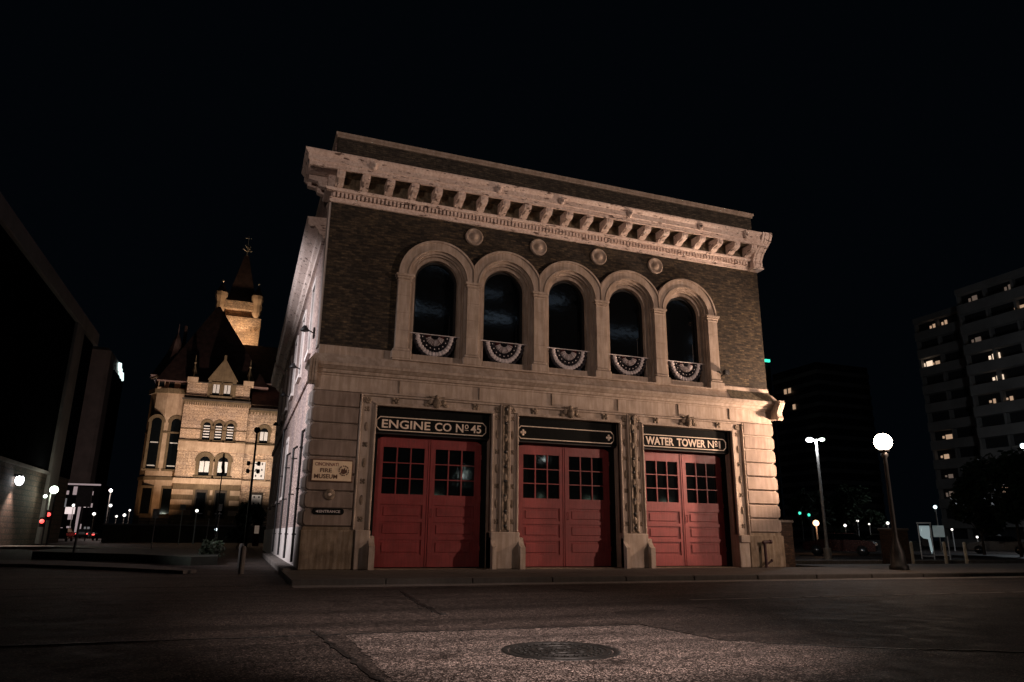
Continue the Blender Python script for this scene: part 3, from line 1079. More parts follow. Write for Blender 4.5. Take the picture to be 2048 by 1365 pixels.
for y, zt, x_ in ((1.50, 3.9, -0.14), (5.0, 3.75, -0.14), (8.8, 3.9, -0.14), (13.4, 5.5, -0.14)):
    p_ = MB()
    p_.tube((x_, y, 0.15), (x_, y, zt), 0.038)
    p_.tube((x_, y, zt), (-0.02, y + 0.12, zt + 0.10), 0.038)
    for z in (0.9, 2.2, 3.4): p_.box(x_ - 0.05, 0.0, y - 0.05, y + 0.05, z, z + 0.04)
    p_.build('drainpipe', 'black_iron', ST)

# doors: six leaves
YD = 0.45
for di, c in enumerate(DOORC):
    fr = MB()
    for s in (-1, 1):
        e = OPEN[di][0] if s < 0 else OPEN[di][1]
        fr.box(e, c + s * 1.625, 0.36, 0.62, 0.012, 4.57)
    fr.box(c - 1.625, c + 1.625, 0.37, 0.62, 3.79, 4.57)
    fr.build('door_frame', 'black_paint', ST)
    for s in (-1, 1):
        xa, xb = (c - 1.62, c - 0.008) if s < 0 else (c + 0.008, c + 1.62)
        lf = MB()
        gz0, gz1 = 2.09, 3.45
        gx0 = xa + (0.20 if s < 0 else 0.16)
        gx1 = xb - (0.16 if s < 0 else 0.20)
        y0, y1 = YD, YD + 0.07
        z0, zt = 0.04, 3.785
        cut = 0.22
        # stiles and rails
        lf.box(xa, gx0, y0, y1, z0, gz1 + 0.0)
        lf.box(gx1, xb, y0, y1, z0, gz1 + 0.0)
        if s < 0: top = [(xa, gz1 + 0.001), (xb, gz1 + 0.001), (xb, zt), (xa + cut, zt), (xa, zt - 0.12)]
        else: top = [(xa, gz1 + 0.001), (xb, gz1 + 0.001), (xb, zt - 0.12), (xb - cut, zt), (xa, zt)]
        lf.prism(top, 'y', y0, y1)
        rails = [(z0, 0.38), (0.80, 0.90), (1.30, 1.40), (1.79, gz0)]
        for a0, a1 in rails: lf.box(gx0 + 0.0005, gx1 - 0.0005, y0, y1, a0, a1)
        # sunk panels with raised fields
        for a0, a1 in ((0.38, 0.80), (0.90, 1.30), (1.40, 1.79)):
            lf.box(gx0, gx1, y0 + 0.035, y1, a0, a1)
            lf.box(gx0 + 0.09, gx1 - 0.09, y0 + 0.012, y0 + 0.036, a0 + 0.07, a1 - 0.07, 0.011)
        # bead at the meeting edge
        xe = xb if s < 0 else xa
        lf.box(xe - (0.05 if s < 0 else 0), xe + (0 if s < 0 else 0.05), y0 - 0.018, y0, z0, zt - 0.01, 0.006)
        # glazing bars
        for k in (1, 2):
            xg = gx0 + (gx1 - gx0) * k / 3
            lf.box(xg - 0.018, xg + 0.018, y0 + 0.004, y0 + 0.05, gz0, gz1)
            zg = gz0 + (gz1 - gz0) * k / 3
            lf.box(gx0, gx1, y0 + 0.008, y0 + 0.045, zg - 0.015, zg + 0.015)
        leaf = lf.build('door', 'red_paint', ST)
        gl = MB()
        gl.box(gx0, gx1, y0 + 0.05, y0 + 0.056, gz0, gz1)
        gl.build('pane', 'window_glass', leaf)
        hg = MB()
        for zz in (0.5, 1.95, 3.2):
            xh = xa if s < 0 else xb
            hg.tube((xh, y0 - 0.012, zz), (xh, y0 - 0.012, zz + 0.14), 0.018)
        hg.build('hinge', 'red_paint', leaf)
        if s > 0:
            hd = MB()
            hd.tube((xa + 0.10, y0 - 0.05, 1.45), (xa + 0.10, y0 - 0.05, 1.68), 0.014)
            for zz in (1.46, 1.67): hd.tube((xa + 0.10, y0 - 0.05, zz), (xa + 0.10, y0 + 0.01, zz), 0.012)
            hd.build('handle', 'red_paint', leaf)

# name boards over the doors
def board_rim(mb, x0, x1, z0, z1, c, t, y0, y1):
    pts = [(x0 + c, z0), (x1 - c, z0), (x1, z0 + c), (x1, z1 - c), (x1 - c, z1), (x0 + c, z1), (x0, z1 - c), (x0, z0 + c)]
    q = t * 0.41
    inn = [(x0 + c + q, z0 + t), (x1 - c - q, z0 + t), (x1 - t, z0 + c + q), (x1 - t, z1 - c - q), (x1 - c - q, z1 - t), (x0 + c + q, z1 - t), (x0 + t, z1 - c - q), (x0 + t, z0 + c + q)]
    for k in range(8):
        k2 = (k + 1) % 8
        mb.prism([pts[k], pts[k2], inn[k2], inn[k]], 'y', y0, y1)
    return pts
texts = [('ENGINE CO N\u00ba 45', 'black signboard reading ENGINE CO N\u00ba 45 over the left pair of red doors'),
         (None, 'black signboard with a cross at each end over the middle red doors'),
         ('WATER TOWER', 'black signboard reading WATER TOWER N\u00ba 1 over the right pair of red doors')]
for di, c in enumerate(DOORC):
    a, b_ = OPEN[di]
    sb = MB()
    sb.box(a + 0.012, b_ - 0.012, 0.125, 0.36, 3.84, 4.565)
    T = thing('signboard', texts[di][1], 'sign', (c, 0.12, 3.8), group='signboards over the station doors')
    bo = sb.build('board', 'black_paint', None); bo.parent = T; bo.location = (-c, -0.12, -3.8)
    rb = MB()
    board_rim(rb, a + 0.03, b_ - 0.12, 3.885, 4.30, 0.11, 0.026, 0.108, 0.1245)
    ro = rb.build('border', 'gold_leaf', None); ro.parent = T; ro.location = (-c, -0.12, -3.8)
    ml = MB(); ml.box(a + 0.014, b_ - 0.014, 0.16, 0.36, 3.787, 3.835, 0.01)
    mo = ml.build('lower_moulding', 'dark_frame', None); mo.parent = T; mo.location = (-c, -0.12, -3.8)
    lt = MB()
    x0, x1 = a + 0.0, b_ - 0.09
    if di == 0:
        text_mesh(lt, 'ENGINE', x0 + 0.20, x0 + 1.66, 3.965, 4.215, 0.119, bold=0.018)
        text_mesh(lt, 'CO', x0 + 1.80, x0 + 2.32, 3.965, 4.215, 0.119, bold=0.018)
        text_mesh(lt, 'N', x0 + 2.46, x0 + 2.70, 3.965, 4.215, 0.119, bold=0.018)
        text_mesh(lt, 'o', x0 + 2.74, x0 + 2.86, 4.075, 4.215, 0.119, bold=0.008)
        lt.box(x0 + 2.74, x0 + 2.86, 0.117, 0.1205, 4.03, 4.05)
        text_mesh(lt, '45', x0 + 2.93, x0 + 3.27, 3.965, 4.215, 0.119, bold=0.018)
    elif di == 2:
        text_mesh(lt, 'WATER', x0 + 0.20, x0 + 1.30, 3.955, 4.225, 0.119, bold=0.03)
        text_mesh(lt, 'TOWER', x0 + 1.42, x0 + 2.58, 3.955, 4.225, 0.119, bold=0.03)
        text_mesh(lt, 'N', x0 + 2.68, x0 + 2.92, 3.965, 4.215, 0.119, bold=0.004)
        text_mesh(lt, 'o', x0 + 2.96, x0 + 3.08, 4.075, 4.215, 0.119, bold=0.002)
        lt.box(x0 + 2.96, x0 + 3.08, 0.117, 0.1205, 4.03, 4.05)
        text_mesh(lt, '1', x0 + 3.13, x0 + 3.20, 3.965, 4.215, 0.119, bold=0.0)
    else:
        for xx in (x0 + 0.22, x1 - 0.22):
            for a4 in range(4):
                t = a4 * PI / 2
                lt.ball((xx + 0.062 * math.cos(t), 0.119, 4.09 + 0.062 * math.sin(t)), 0.040, 1, 0.12, 1, 10, 6)
                lt.tube((xx, 0.119, 4.09), (xx + 0.09 * math.cos(t), 0.119, 4.09 + 0.09 * math.sin(t)), 0.016)
    lt.build('lettering' if di != 1 else 'cross', 'gold_leaf', None)
    for lo in LAST:
        lo.parent = T; lo.location = (-c, -0.12, -3.8)

# museum sign, seal and entrance plate on the left pier
def rooted(name, label, cat, loc, group=None):
    T = thing(name, label, cat, loc, group=group)
    def part(mb, nm, mat, parent=None):
        mb.build(nm, mat, None)
        got = list(LAST)
        for o in got:
            if parent is None:
                o.parent = T
                o.location = (-loc[0], -loc[1], -loc[2])
            else:
                o.parent = parent
        return got[0]
    return T, part
T, part = rooted('museum_sign', 'cream museum sign with brown lettering and a round emblem on the stone corner', 'sign', (0.63, -0.08, 2.64))
q = MB(); q.box(0.06, 1.20, -0.125, -0.07, 2.33, 2.95, 0.006); part(q, 'frame', 'sign_brown')
q = MB(); q.box(0.095, 1.165, -0.135, -0.124, 2.365, 2.915); fc = part(q, 'face', 'sign_cream')
q = MB()
text_mesh(q, 'CINCINNATI', 0.15, 0.79, 2.765, 2.86, -0.138, bold=0.02)
part(q, 'lettering', 'sign_red')
q = MB()
text_mesh(q, 'FIRE', 0.30, 0.62, 2.59, 2.70, -0.138, bold=0.03)
text_mesh(q, 'MUSEUM', 0.15, 0.78, 2.42, 2.54, -0.138, bold=0.03)
part(q, 'lettering', 'sign_brown')
q = MB()
for k in range(12):
    a = k * PI / 6
    q.ring(0.95, 2.65, 0.115, 0.145, -0.142, -0.134, a, a + PI / 6 * (0.8 if k % 3 else 0.5), 3)
q.prism([(0.86, 2.58), (0.95, 2.55), (1.04, 2.60), (1.03, 2.70), (0.99, 2.66), (0.97, 2.74), (0.93, 2.68), (0.89, 2.71)], 'y', -0.142, -0.134)
part(q, 'emblem', 'sign_brown')
T, part = rooted('oval_plaque', 'small dark oval plaque on the stone between the cream sign and black plate', 'plaque', (0.61, -0.08, 1.99))
q = MB(); q.lathe([(0.0, -0.06), (0.13, -0.055), (0.155, -0.04), (0.155, 0.0)], 0.61, -0.07, 1.99, 20, axis='y'); o = part(q, 'disc', 'carved_stone')
q = MB(); q.ball((0.61, -0.13, 1.99), 0.05, 1, 0.3, 0.8); part(q, 'emblem', 'gold_leaf')
T, part = rooted('entrance_sign', 'small black rounded plate with a pale arrow and word, lowest of the signs', 'sign', (0.61, -0.08, 1.54))
q = MB()
pts = [(0.26 + 0.09 * math.cos(a), 1.535 + 0.09 * math.sin(a)) for a in [PI / 2 + PI * k / 10 for k in range(11)]]
pts += [(0.95 + 0.09 * math.cos(a), 1.535 + 0.09 * math.sin(a)) for a in [-PI / 2 + PI * k / 10 for k in range(11)]]
q.prism(pts, 'y', -0.10, -0.06); part(q, 'plate', 'black_paint')
q = MB()
q.prism([(0.27, 1.535), (0.345, 1.575), (0.345, 1.495)], 'y', -0.106, -0.10)
text_mesh(q, 'ENTRANCE', 0.37, 0.93, 1.50, 1.57, -0.103, bold=0.02); part(q, 'lettering', 'cloth_white')
q = MB()

# patriotic half-round fans hung under each arched window
order = ['leftmost', 'second from the left', 'middle', 'second from the right', 'rightmost']
for i, c in enumerate(WC):
    zt = 6.93
    rb_ = random.Random(40 + i)
    sagk, ampk = rb_.uniform(0.96, 1.06), rb_.uniform(0.7, 1.5)
    T, part = rooted('bunting', 'half round bunting fan with white bands under the %s arched window' % order[i], 'bunting', (c, 0.08, zt), 'bunting fans under the arched windows')
    def fan(r0, r1, y, amp=0.022, ph=0.0, a0=PI, a1=2 * PI):
        q = MB()
        n = 64
        vs = []
        for k in range(n + 1):
            a = a0 + (a1 - a0) * k / n
            y_ = y + amp * ampk * math.sin(k * PI / 2 + ph + 0.5 * math.sin(i * 3 + k * 0.7))
            wob_ = 1.0 + 0.02 * math.sin(k * 1.7 + i) + 0.015 * math.sin(k * 0.31 + 2 * i)
            for r in (r0, r1 * (wob_ if r1 > 0.6 else 1)):
                for yy in (y_, y_ + 0.008):
                    vs.append((c + r * math.cos(a), yy, zt + 1.12 * sagk * r * math.sin(a)))
        fs = []
        for k in range(n):
            b0, b1 = 4 * k, 4 * k + 4
            fs += [(b0, b0 + 2, b1 + 2, b1), (b0 + 1, b1 + 1, b1 + 3, b0 + 3), (b0, b1, b1 + 1, b0 + 1), (b0 + 2, b0 + 3, b1 + 3, b1 + 2)]
        q.add(vs, fs, True)
        return q
    part(fan(0.60, 0.70, 0.10), 'hem', 'cloth_blue')
    part(fan(0.475, 0.601, 0.10), 'band', 'cloth_white')
    part(fan(0.31, 0.476, 0.10), 'band', 'cloth_blue')
    part(fan(0.13, 0.311, 0.094, a0=PI + 0.30, a1=2 * PI - 0.30), 'band', 'cloth_white')
    part(fan(0.02, 0.131, 0.10), 'centre', 'cloth_blue')
    part(fan(0.13, 0.311, 0.104), 'lining', 'cloth_red')
    q = MB()
    for k in range(9):
        a = PI + (k + 0.5) * PI / 9
        q.lathe([(0.022, 0), (0.0, -0.004)], c + 0.40 * math.cos(a), 0.072, zt + 1.12 * 0.40 * math.sin(a), 5, axis='y')
    part(q, 'star', 'cloth_white')
    q = MB(); q.tube((c - 0.80, 0.09, zt + 0.01), (c + 0.80, 0.09, zt + 0.01), 0.016); part(q, 'rod', 'cloth_white')

# red standpipe on the right plinth
T, part = rooted('standpipe', 'dark red iron standpipe with a side outlet against the right stone plinth', 'standpipe', (15.12, -0.24, 0))
q = MB(); q.tube((15.12, -0.26, 0), (15.12, -0.26, 0.80), 0.05); q.lathe([(0.08, 0), (0.08, 0.03), (0.05, 0.05)], 15.12, -0.26, 0.0, 12); part(q, 'pipe', 'red_iron')
q = MB(); q.tube((15.05, -0.26, 0.82), (15.34, -0.28, 0.84), 0.055); q.lathe([(0.07, -0.02), (0.07, 0.05)], 15.33, -0.28, 0.84, 10, axis='x'); part(q, 'outlet', 'red_iron')
q = MB(); q.tube((15.12, -0.28, 0.10), (15.30, -0.32, 0.22), 0.035); q.ball((15.31, -0.32, 0.23), 0.05); part(q, 'valve', 'red_iron')
# floodlights fixed to the station
T, part = rooted('floodlight', 'small black floodlight beside the rightmost arched window', 'floodlight', (13.98, -0.1, 6.55))
q = MB(); q.tube((13.95, 0.0, 6.50), (13.98, -0.26, 6.58), 0.02); part(q, 'arm', 'black_iron')
q = MB(); q.box(13.88, 14.10, -0.40, -0.22, 6.52, 6.70, 0.03); part(q, 'housing', 'black_iron')
for k, (y, z, w) in enumerate(((2.0, 7.2, 'highest and nearest the front corner'), (7.1, 7.1, 'second from the front corner'), (13.3, 7.1, 'third from the front corner'), (19.6, 6.6, 'farthest from the front corner'))):
    T, part = rooted('wall_lamp', 'black wall lamp on the pale flank of the station, %s' % w, 'wall lamp', (-0.1, y, z), 'wall lamps on the station flank')
    q = MB(); q.tube((0.0, y, z - 0.1), (-0.30, y, z + 0.05), 0.02); q.box(-0.06, -0.01, y - 0.07, y + 0.07, z - 0.25, z + 0.1); part(q, 'arm', 'black_iron')
    q = MB(); q.lathe([(0.05, 0.14), (0.14, 0.0), (0.13, -0.04), (0.0, -0.05)], -0.32, y, z, 12); part(q, 'shade', 'black_iron')

# ================================================================== MANHOLE
MX, MY, MZ = 1.37, -13.84, -0.116
T, part = rooted('manhole_cover', 'round cast iron manhole cover with raised rings and lugs in the road', 'manhole cover', (MX, MY, MZ))
R0 = 0.56
q = MB()
q.lathe([(R0 - 0.05, -0.03), (R0 - 0.05, 0.004), (R0 - 0.02, 0.010), (R0 + 0.015, 0.006), (R0 + 0.02, -0.03)], MX, MY, MZ, 64); part(q, 'frame', 'cast_iron')
q = MB()
pr_ = [(0.0, 0.003), (0.12, 0.003), (0.125, 0.010), (0.15, 0.010), (0.155, 0.002), (0.27, 0.002), (0.275, 0.010), (0.30, 0.010), (0.305, 0.002), (0.44, 0.002), (0.445, 0.009), (0.475, 0.009), (0.48, 0.001), (R0 - 0.06, 0.001), (R0 - 0.06, -0.03)]
q.lathe(pr_, MX, MY, MZ, 64, False)
for rr_, n_ in ((0.075, 6), (0.21, 14), (0.345, 22), (0.40, 26)):
    for k in range(n_):
        a = 2 * PI * k / n_ + rr_ * 7
        x, y = MX + rr_ * math.cos(a), MY + rr_ * math.sin(a)
        q.box(x - 0.016, x + 0.016, y - 0.016, y + 0.016, MZ, MZ + 0.011, 0.004)
for k in range(4):
    a = PI / 4 + k * PI / 2
    x, y = MX + 0.21 * math.cos(a), MY + 0.21 * math.sin(a)
    q.lathe([(0.045, 0.0), (0.045, 0.012), (0.03, 0.012), (0.03, 0.003), (0, 0.003)], x, y, MZ, 12)
part(q, 'lid', 'cast_iron')

#@@PART2@@
# ================================================================== CITY HALL
CHALL = thing('city_hall', 'floodlit sandstone hall with steep dark roofs and a square spired tower beyond the street', 'city hall')
YF = 75.0
mb = MB()
mb.box(-9.5, -1.9, YF, 90, 6.6, 16.9)
mb.box(-1.9, 24, YF + 0.5, 95, 0, 16.9)
mb.box(-9.4, -2.0, YF + 0.02, 85, 16.9, 19.1)
mb.build('wall', 'hall_ashlar', CHALL)
mb = MB()
mb.prism([(-13.7, 78.4), (-12.9, 76.8), (-11.6, 76.2), (-9.0, 76.2), (-9.0, 95), (-13.7, 95)], 'z', 0, 18.0)
mb.prism([(-13.4, 78.5), (-12.7, 77.1), (-11.5, 76.5), (-9.0, 76.5), (-9.0, 95), (-13.4, 95)], 'z', 18.0, 19.9)
wing = mb.build('wing_wall', 'hall_stone', CHALL)
mb = MB()
for z0, z1, o in ((17.7, 18.3, 0.3), (19.75, 20.0, 0.35), (7.0, 7.4, 0.15), (12.7, 12.9, 0.1)):
    mb.prism([(-13.7 - o, 78.4), (-12.9 - o * .7, 76.8 - o * .7), (-11.6, 76.2 - o), (-9.2, 76.2 - o), (-9.2, 78.4)], 'z', z0, z1)
mb.build('string_course', 'hall_brown', wing)
mb = MB(); mb.box(-9.5, -1.9, YF, 90, 0, 6.6); mb.build('base_wall', 'hall_brown', CHALL)
mb = MB()
for z0 in (2.9, 4.1, 5.3):
    for x0, x1 in ((-9.55, -7.2), (-5.3, -5.0), (-3.0, -1.85)):
        mb.box(x0, x1, YF - 0.05, YF + 0.3, z0, z0 + 0.6)
mb.build('stone_band', 'hall_stone', CHALL)
def band(mb, x0, x1, y, z0, z1, o): mb.box(x0, x1, y - o, y + 0.2, z0, z1)
mb = MB()
band(mb, -9.6, -1.85, YF, 6.62, 7.25, 0.28); band(mb, -1.84, 24, YF + 0.5, 6.62, 7.2, 0.28)
band(mb, -9.55, -1.87, YF, 10.6, 11.75, 0.06); band(mb, -1.86, 24, YF + 0.5, 10.6, 11.7, 0.06)
band(mb, -9.55, -1.87, YF, 17.2, 17.5, 0.1)
mb.build('string_course', 'hall_stone', CHALL)
mb = MB()
band(mb, -9.55, -1.87, YF, 11.76, 11.9, 0.16); band(mb, -1.86, 24, YF + 0.5, 11.71, 11.85, 0.16)
band(mb, -9.52, -1.88, YF, 13.2, 13.3, 0.06)
for k in range(30):
    x = -9.4 + k * 0.26
    mb.box(x - 0.07, x + 0.07, YF - 0.16, YF, 16.25, 16.6)
mb.box(-9.6, -1.85, YF - 0.22, YF + 0.1, 16.6, 16.85)
for k in range(60):
    x = -1.7 + k * 0.4
    mb.box(x - 0.09, x + 0.09, YF + 0.36, YF + 0.5, 15.6, 15.9)
mb.box(-1.84, 24, YF + 0.3, YF + 0.6, 15.9, 16.15)
mb.build('corbel_course', 'hall_brown', CHALL)
mb = MB()
mb.box(-9.75, -1.75, YF - 0.4, YF + 0.1, 16.86, 17.05)
mb.box(-1.74, 24, YF + 0.1, YF + 0.7, 16.16, 16.4)
mb.box(-9.6, -1.8, YF - 0.12, YF + 0.1, 19.1, 19.22)
mb.build('gutter', 'hall_dark', CHALL)
def hall_window(x, hw, z0, zs, y, sur, blind, bars=0, arch=True, surw=0.35, parent=CHALL):
    """arched window: z0 sill, zs spring"""
    s = MB()
    if arch: s.ring(x, zs, hw + 0.02, hw + surw, y - 0.07, y + 0.05, n=16)
    for sg in (-1, 1): s.box(x + sg * (hw + 0.001), x + sg * (hw + surw * 0.7), y - 0.06, y + 0.05, z0, zs)
    s.box(x - hw - surw, x + hw + surw, y - 0.16, y + 0.05, z0 - 0.22, z0 - 0.001)
    if not arch: s.box(x - hw - surw * 0.7, x + hw + surw * 0.7, y - 0.07, y + 0.05, zs + 0.001, zs + 0.3)
    w_ = s.build('window', sur, parent)
    p = MB()
    pg = [(x - hw, z0), (x + hw, z0)]
    if arch: pg += [(x + hw * math.cos(PI * k / 12), zs + hw * math.sin(PI * k / 12)) for k in range(13)]
    else: pg += [(x + hw, zs), (x - hw, zs)]
    p.prism(pg, 'y', y - 0.02, y - 0.012)
    p.build('pane', 'window_glass', w_)
    b_ = MB()
    if blind == 'full':
        for sg in (-1, 1): b_.box(x + sg * 0.04, x + sg * (hw - 0.05), y - 0.035, y - 0.022, z0 + (zs - z0) * 0.26, zs + 0.02)
        b_.build('blind', 'blind', w_)
    elif blind == 'slats':
        n = bars
        for k in range(n):
            z = z0 + 0.35 + k * (zs + hw * 0.4 - z0 - 0.3) / n
            b_.box(x - hw * 0.8, x + hw * 0.8, y - 0.035, y - 0.022, z, z + 0.13)
        b_.build('blind', 'blind', w_)
    elif blind == 'grid':
        b_.box(x - hw + .05, x + hw - .05, y - 0.034, y - 0.022, z0 + .1, zs)
        b_.build('blind', 'blind', w_)
        b2 = MB()
        for k in range(3):
            for j in (-1, 1): b2.box(x + j * hw * .45 - .09, x + j * hw * .45 + .09, y - .045, y - .036, z0 + .4 + k * (zs - z0) / 3, z0 + .62 + k * (zs - z0) / 3)
        b2.build('opening', 'dark_frame', w_)
for x in (-6.55, -5.18, -3.81): hall_window(x, 0.44, 11.95, 13.75, YF, 'hall_brown', 'slats', 5, True, 0.34)
for x in (-6.30, -4.20): hall_window(x, 0.60, 7.60, 9.35, YF, 'hall_brown', 'full', 0, True, 0.55)
for x in (-6.25, -4.05): hall_window(x, 0.52, 2.7, 5.6, YF, 'hall_dark', 'slats', 1, False, 0.25)
for x in (0.25, 4.2, 8.2, 12.2, 16.2): hall_window(x, 0.50, 11.95, 13.4, YF + 0.5, 'hall_brown', 'full', 0, True, 0.45)
for x in (0.10, 4.2, 8.2): hall_window(x, 0.75, 7.35, 9.6, YF + 0.5, 'hall_stone', 'grid', 0, False, 0.2)
for x in (0.15, 4.2): hall_window(x, 0.62, 3.2, 5.5, YF + 0.5, 'hall_dark', 'grid', 0, False, 0.2)
for x in (-12.35, -10.15):
    hall_window(x, 0.55, 8.3, 14.0, 76.2, 'hall_brown', 'slats', 2, True, 0.42)
    hall_window(x, 0.50, 3.0, 6.0, 76.2, 'hall_brown', None, 0, False, 0.25)
for x in (-12.45, -11.3, -10.0): hall_window(x, 0.30, 18.45, 19.3, 76.5, 'hall_stone', None, 0, False, 0.12)
for x in (-6.02, -4.72): hall_window(x, 0.42, 17.55, 19.0, YF - 0.12, 'hall_brown', 'full', 0, False, 0.22)
mb = MB()
mb.box(-7.0, -3.7, YF - 0.11, YF + 2, 17.06, 19.6)
mb.prism([(-7.15, 19.6), (-3.55, 19.6), (-5.35, 22.5)], 'y', YF - 0.10, YF + 4)
mb.box(-5.5, -5.2, YF - 0.15, YF + 0.3, 22.3, 22.9)
mb.build('gable', 'hall_brown', CHALL)
mb = MB()
for x in (-8.85, -2.25):
    mb.box(x - 0.62, x + 0.62, YF - 0.14, YF + 1.1, 19.1, 19.75)
mb.build('pinnacle_base', 'hall_stone', CHALL)
for x in (-8.85, -2.25):
    mb = MB()
    mb.lathe([(0.72, 0), (0.34, 0.7), (0.12, 1.4), (0.05, 1.8)], x, YF + 0.5, 19.76, 4, False)
    mb.tube((x, YF + 0.5, 21.5), (x, YF + 0.5, 22.7), 0.07, 0.03)
    mb.ball((x, YF + 0.5, 21.75), 0.16)
    mb.build('pinnacle', 'hall_brown', CHALL)
mb = MB()
def hip(mb, x0, x1, y0, y1, z0, rx0, rx1, ry, z1):
    mb.add([(x0, y0, z0), (x1, y0, z0), (x1, y1, z0), (x0, y1, z0), (rx0, ry, z1), (rx1, ry, z1)],
           [(0, 1, 5, 4), (1, 2, 5), (2, 3, 4, 5), (3, 0, 4), (0, 3, 2, 1)])
hip(mb, -13.9, 24.0, 76.3, 97, 19.95, -9.0, 20.0, 86.5, 27.4)
hip(mb, -13.0, 0.2, 75.3, 88, 19.2, -7.5, -7.1, 82, 31.4)
mb.prism([(75.2, 16.41), (79, 20.6), (79, 16.41)], 'x', -1.7, 24)
mb.lathe([(2.6, 0), (1.0, 3.4), (0.45, 5.2), (0.05, 6.2)], -11.6, 78.6, 20.01, 10, False)
mb.tube((-11.6, 78.6, 26.0), (-11.6, 78.6, 27.4), 0.07, 0.03)
mb.tube((-10.9, 80.0, 22.0), (-10.9, 80.0, 27.6), 0.25, 0.20)
rf = mb.build('roof', 'roof_slate', CHALL)
# the tower
TX0, TX1, TY0, TY1 = -7.35, -1.65, 90.0, 95.7
tw = MB()
tw.box(TX0 + 0.35, TX1 - 0.0, TY0, TY1, 16, 30.8)
tw.box(TX0, TX1 + 0.05, TY0 - 0.12, TY1, 30.8, 32.5)
for k in range(9):
    x = TX0 + 0.3 + k * 0.66
    tw.box(x - 0.12, x + 0.12, TY0 - 0.25, TY0, 30.3 + 0.1 * (k % 2), 30.95)
tw.box(TX0 + 0.5, TX1 - 0.3, TY0 + 0.7, TY1 - 0.5, 32.5, 33.8)
tw.box(TX0 + 0.3, TX1 - 0.1, TY0 - 0.1, TY1, 33.75, 35.0)
tower = tw.build('tower', 'hall_ashlar', CHALL)
tt = MB()
for x, y in ((TX0 - 0.25, TY0 + 0.2), (TX1 - 0.75, TY0 + 0.2), (TX0 - 0.25, TY1 - 0.4), (TX1 - 0.75, TY1 - 0.4)):
    tt.lathe([(0.35, 32.6), (0.62, 33.3), (0.66, 34.6), (0.88, 35.5), (0.90, 36.1), (0.6, 36.1)], x, y, 0, 8, False)
tt.build('corner_turret', 'hall_stone', tower)
tt = MB()
for x, y in ((TX0 - 0.25, TY0 + 0.2), (TX1 - 0.75, TY0 + 0.2)):
    tt.lathe([(0.8, 36.1), (0.05, 37.8)], x, y, 0, 8, False)
hx = (TX0 + TX1) / 2 - 0.25
tt.add([(TX0 + 0.5, TY0 + 0.4, 35.0), (TX1 - 0.9, TY0 + 0.4, 35.0), (TX1 - 0.9, TY1 - 0.5, 35.0), (TX0 + 0.5, TY1 - 0.5, 35.0), (hx - 0.3, 92.8, 43.6), (hx + 0.3, 92.8, 43.6)],
       [(0, 1, 5, 4), (1, 2, 5), (2, 3, 4, 5), (3, 0, 4), (0, 3, 2, 1)])
tt.build('spire', 'roof_slate', tower)
tt = MB()
for x, z in ((TX0 - 0.25, 38.0), (TX1 - 0.75, 38.1)): tt.ball((x, TY0 + 0.2, z), 0.20)
tt.tube((hx, 92.8, 43.5), (hx, 92.8, 46.9), 0.08, 0.04)
for a in range(4):
    t = a * PI / 2 + 0.5
    tt.ball((hx + 0.65 * math.cos(t), 92.8 + 0.65 * math.sin(t), 44.5), 0.16)
    tt.tube((hx, 92.8, 44.2), (hx + 0.65 * math.cos(t), 92.8 + 0.65 * math.sin(t), 44.5), 0.05)
    tt.ball((hx + 0.45 * math.cos(t), 92.8 + 0.45 * math.sin(t), 45.2), 0.11)
tt.ball((hx, 92.8, 44.9), 0.2)
tt.tube((hx - 0.5, 92.8, 46.5), (hx + 0.5, 92.8, 46.5), 0.05)
tt.build('finial', 'gilt', tower)
# floods that light the hall, standing behind the terrace wall
def flood(name_i, loc, tgt, power, cone, color, label, group='floodlights aimed at the hall'):
    T, part = rooted('hall_floodlight', label, 'floodlight', loc, group)
    q = MB(); q.box(loc[0] - 0.3, loc[0] + 0.3, loc[1] - 0.25, loc[1] + 0.1, loc[2] - 0.3, loc[2] - 0.05, 0.03); part(q, 'housing', 'black_iron')
    q = MB(); q.box(loc[0] - 0.05, loc[0] + 0.05, loc[1] - 0.15, loc[1] - 0.05, loc[2] - 0.9, loc[2] - 0.3); part(q, 'bracket', 'black_iron')
    lamp('flood_beam', 'SPOT', loc, power, color, None, tgt, 0.25, math.radians(cone), 0.6)
HW = (1.0, 0.85, 0.71)
for k, (x, pw) in enumerate(((-8.0, 8600), (-3.4, 8600), (2.6, 7600), (7.5, 5000))):
    flood(k, (x, 65.6, 1.0), (x + 0.2, YF, 14.5), pw * 0.95, 78, HW, 'low ground floodlight behind the dark terrace wall aimed up at the hall, number %d from the left' % (k + 1) if False else 'low floodlight behind the terrace wall aimed up at the hall facade', )
flood(9, (-12.2, 68.0, 1.0), (-11.8, 76.2, 11.0), 1900, 85, (1.0, 0.62, 0.34), 'low floodlight behind the terrace wall aimed up at the hall facade')
lamp('roof_fill_beam', 'SPOT', (-6.0, 62.0, 2.0), 6500, (1.0, 0.72, 0.6), None, (-6.5, 80, 26.5), 0.3, math.radians(46), 0.8)  # added spot without a fixture, brightens the dark roofs
for x in (-5.6, -3.4): lamp('tower_beam', 'SPOT', (x, 86.6, 27.8), 650, (1.0, 0.70, 0.42), None, (x + 0.2, 90.4, 32.0), 0.2, math.radians(120), 0.5)
lamp('tower_beam', 'SPOT', (-4.5, 86.8, 28.0), 1500, (1.0, 0.74, 0.48), None, (-4.7, 91.0, 40), 0.2, math.radians(80), 0.5)
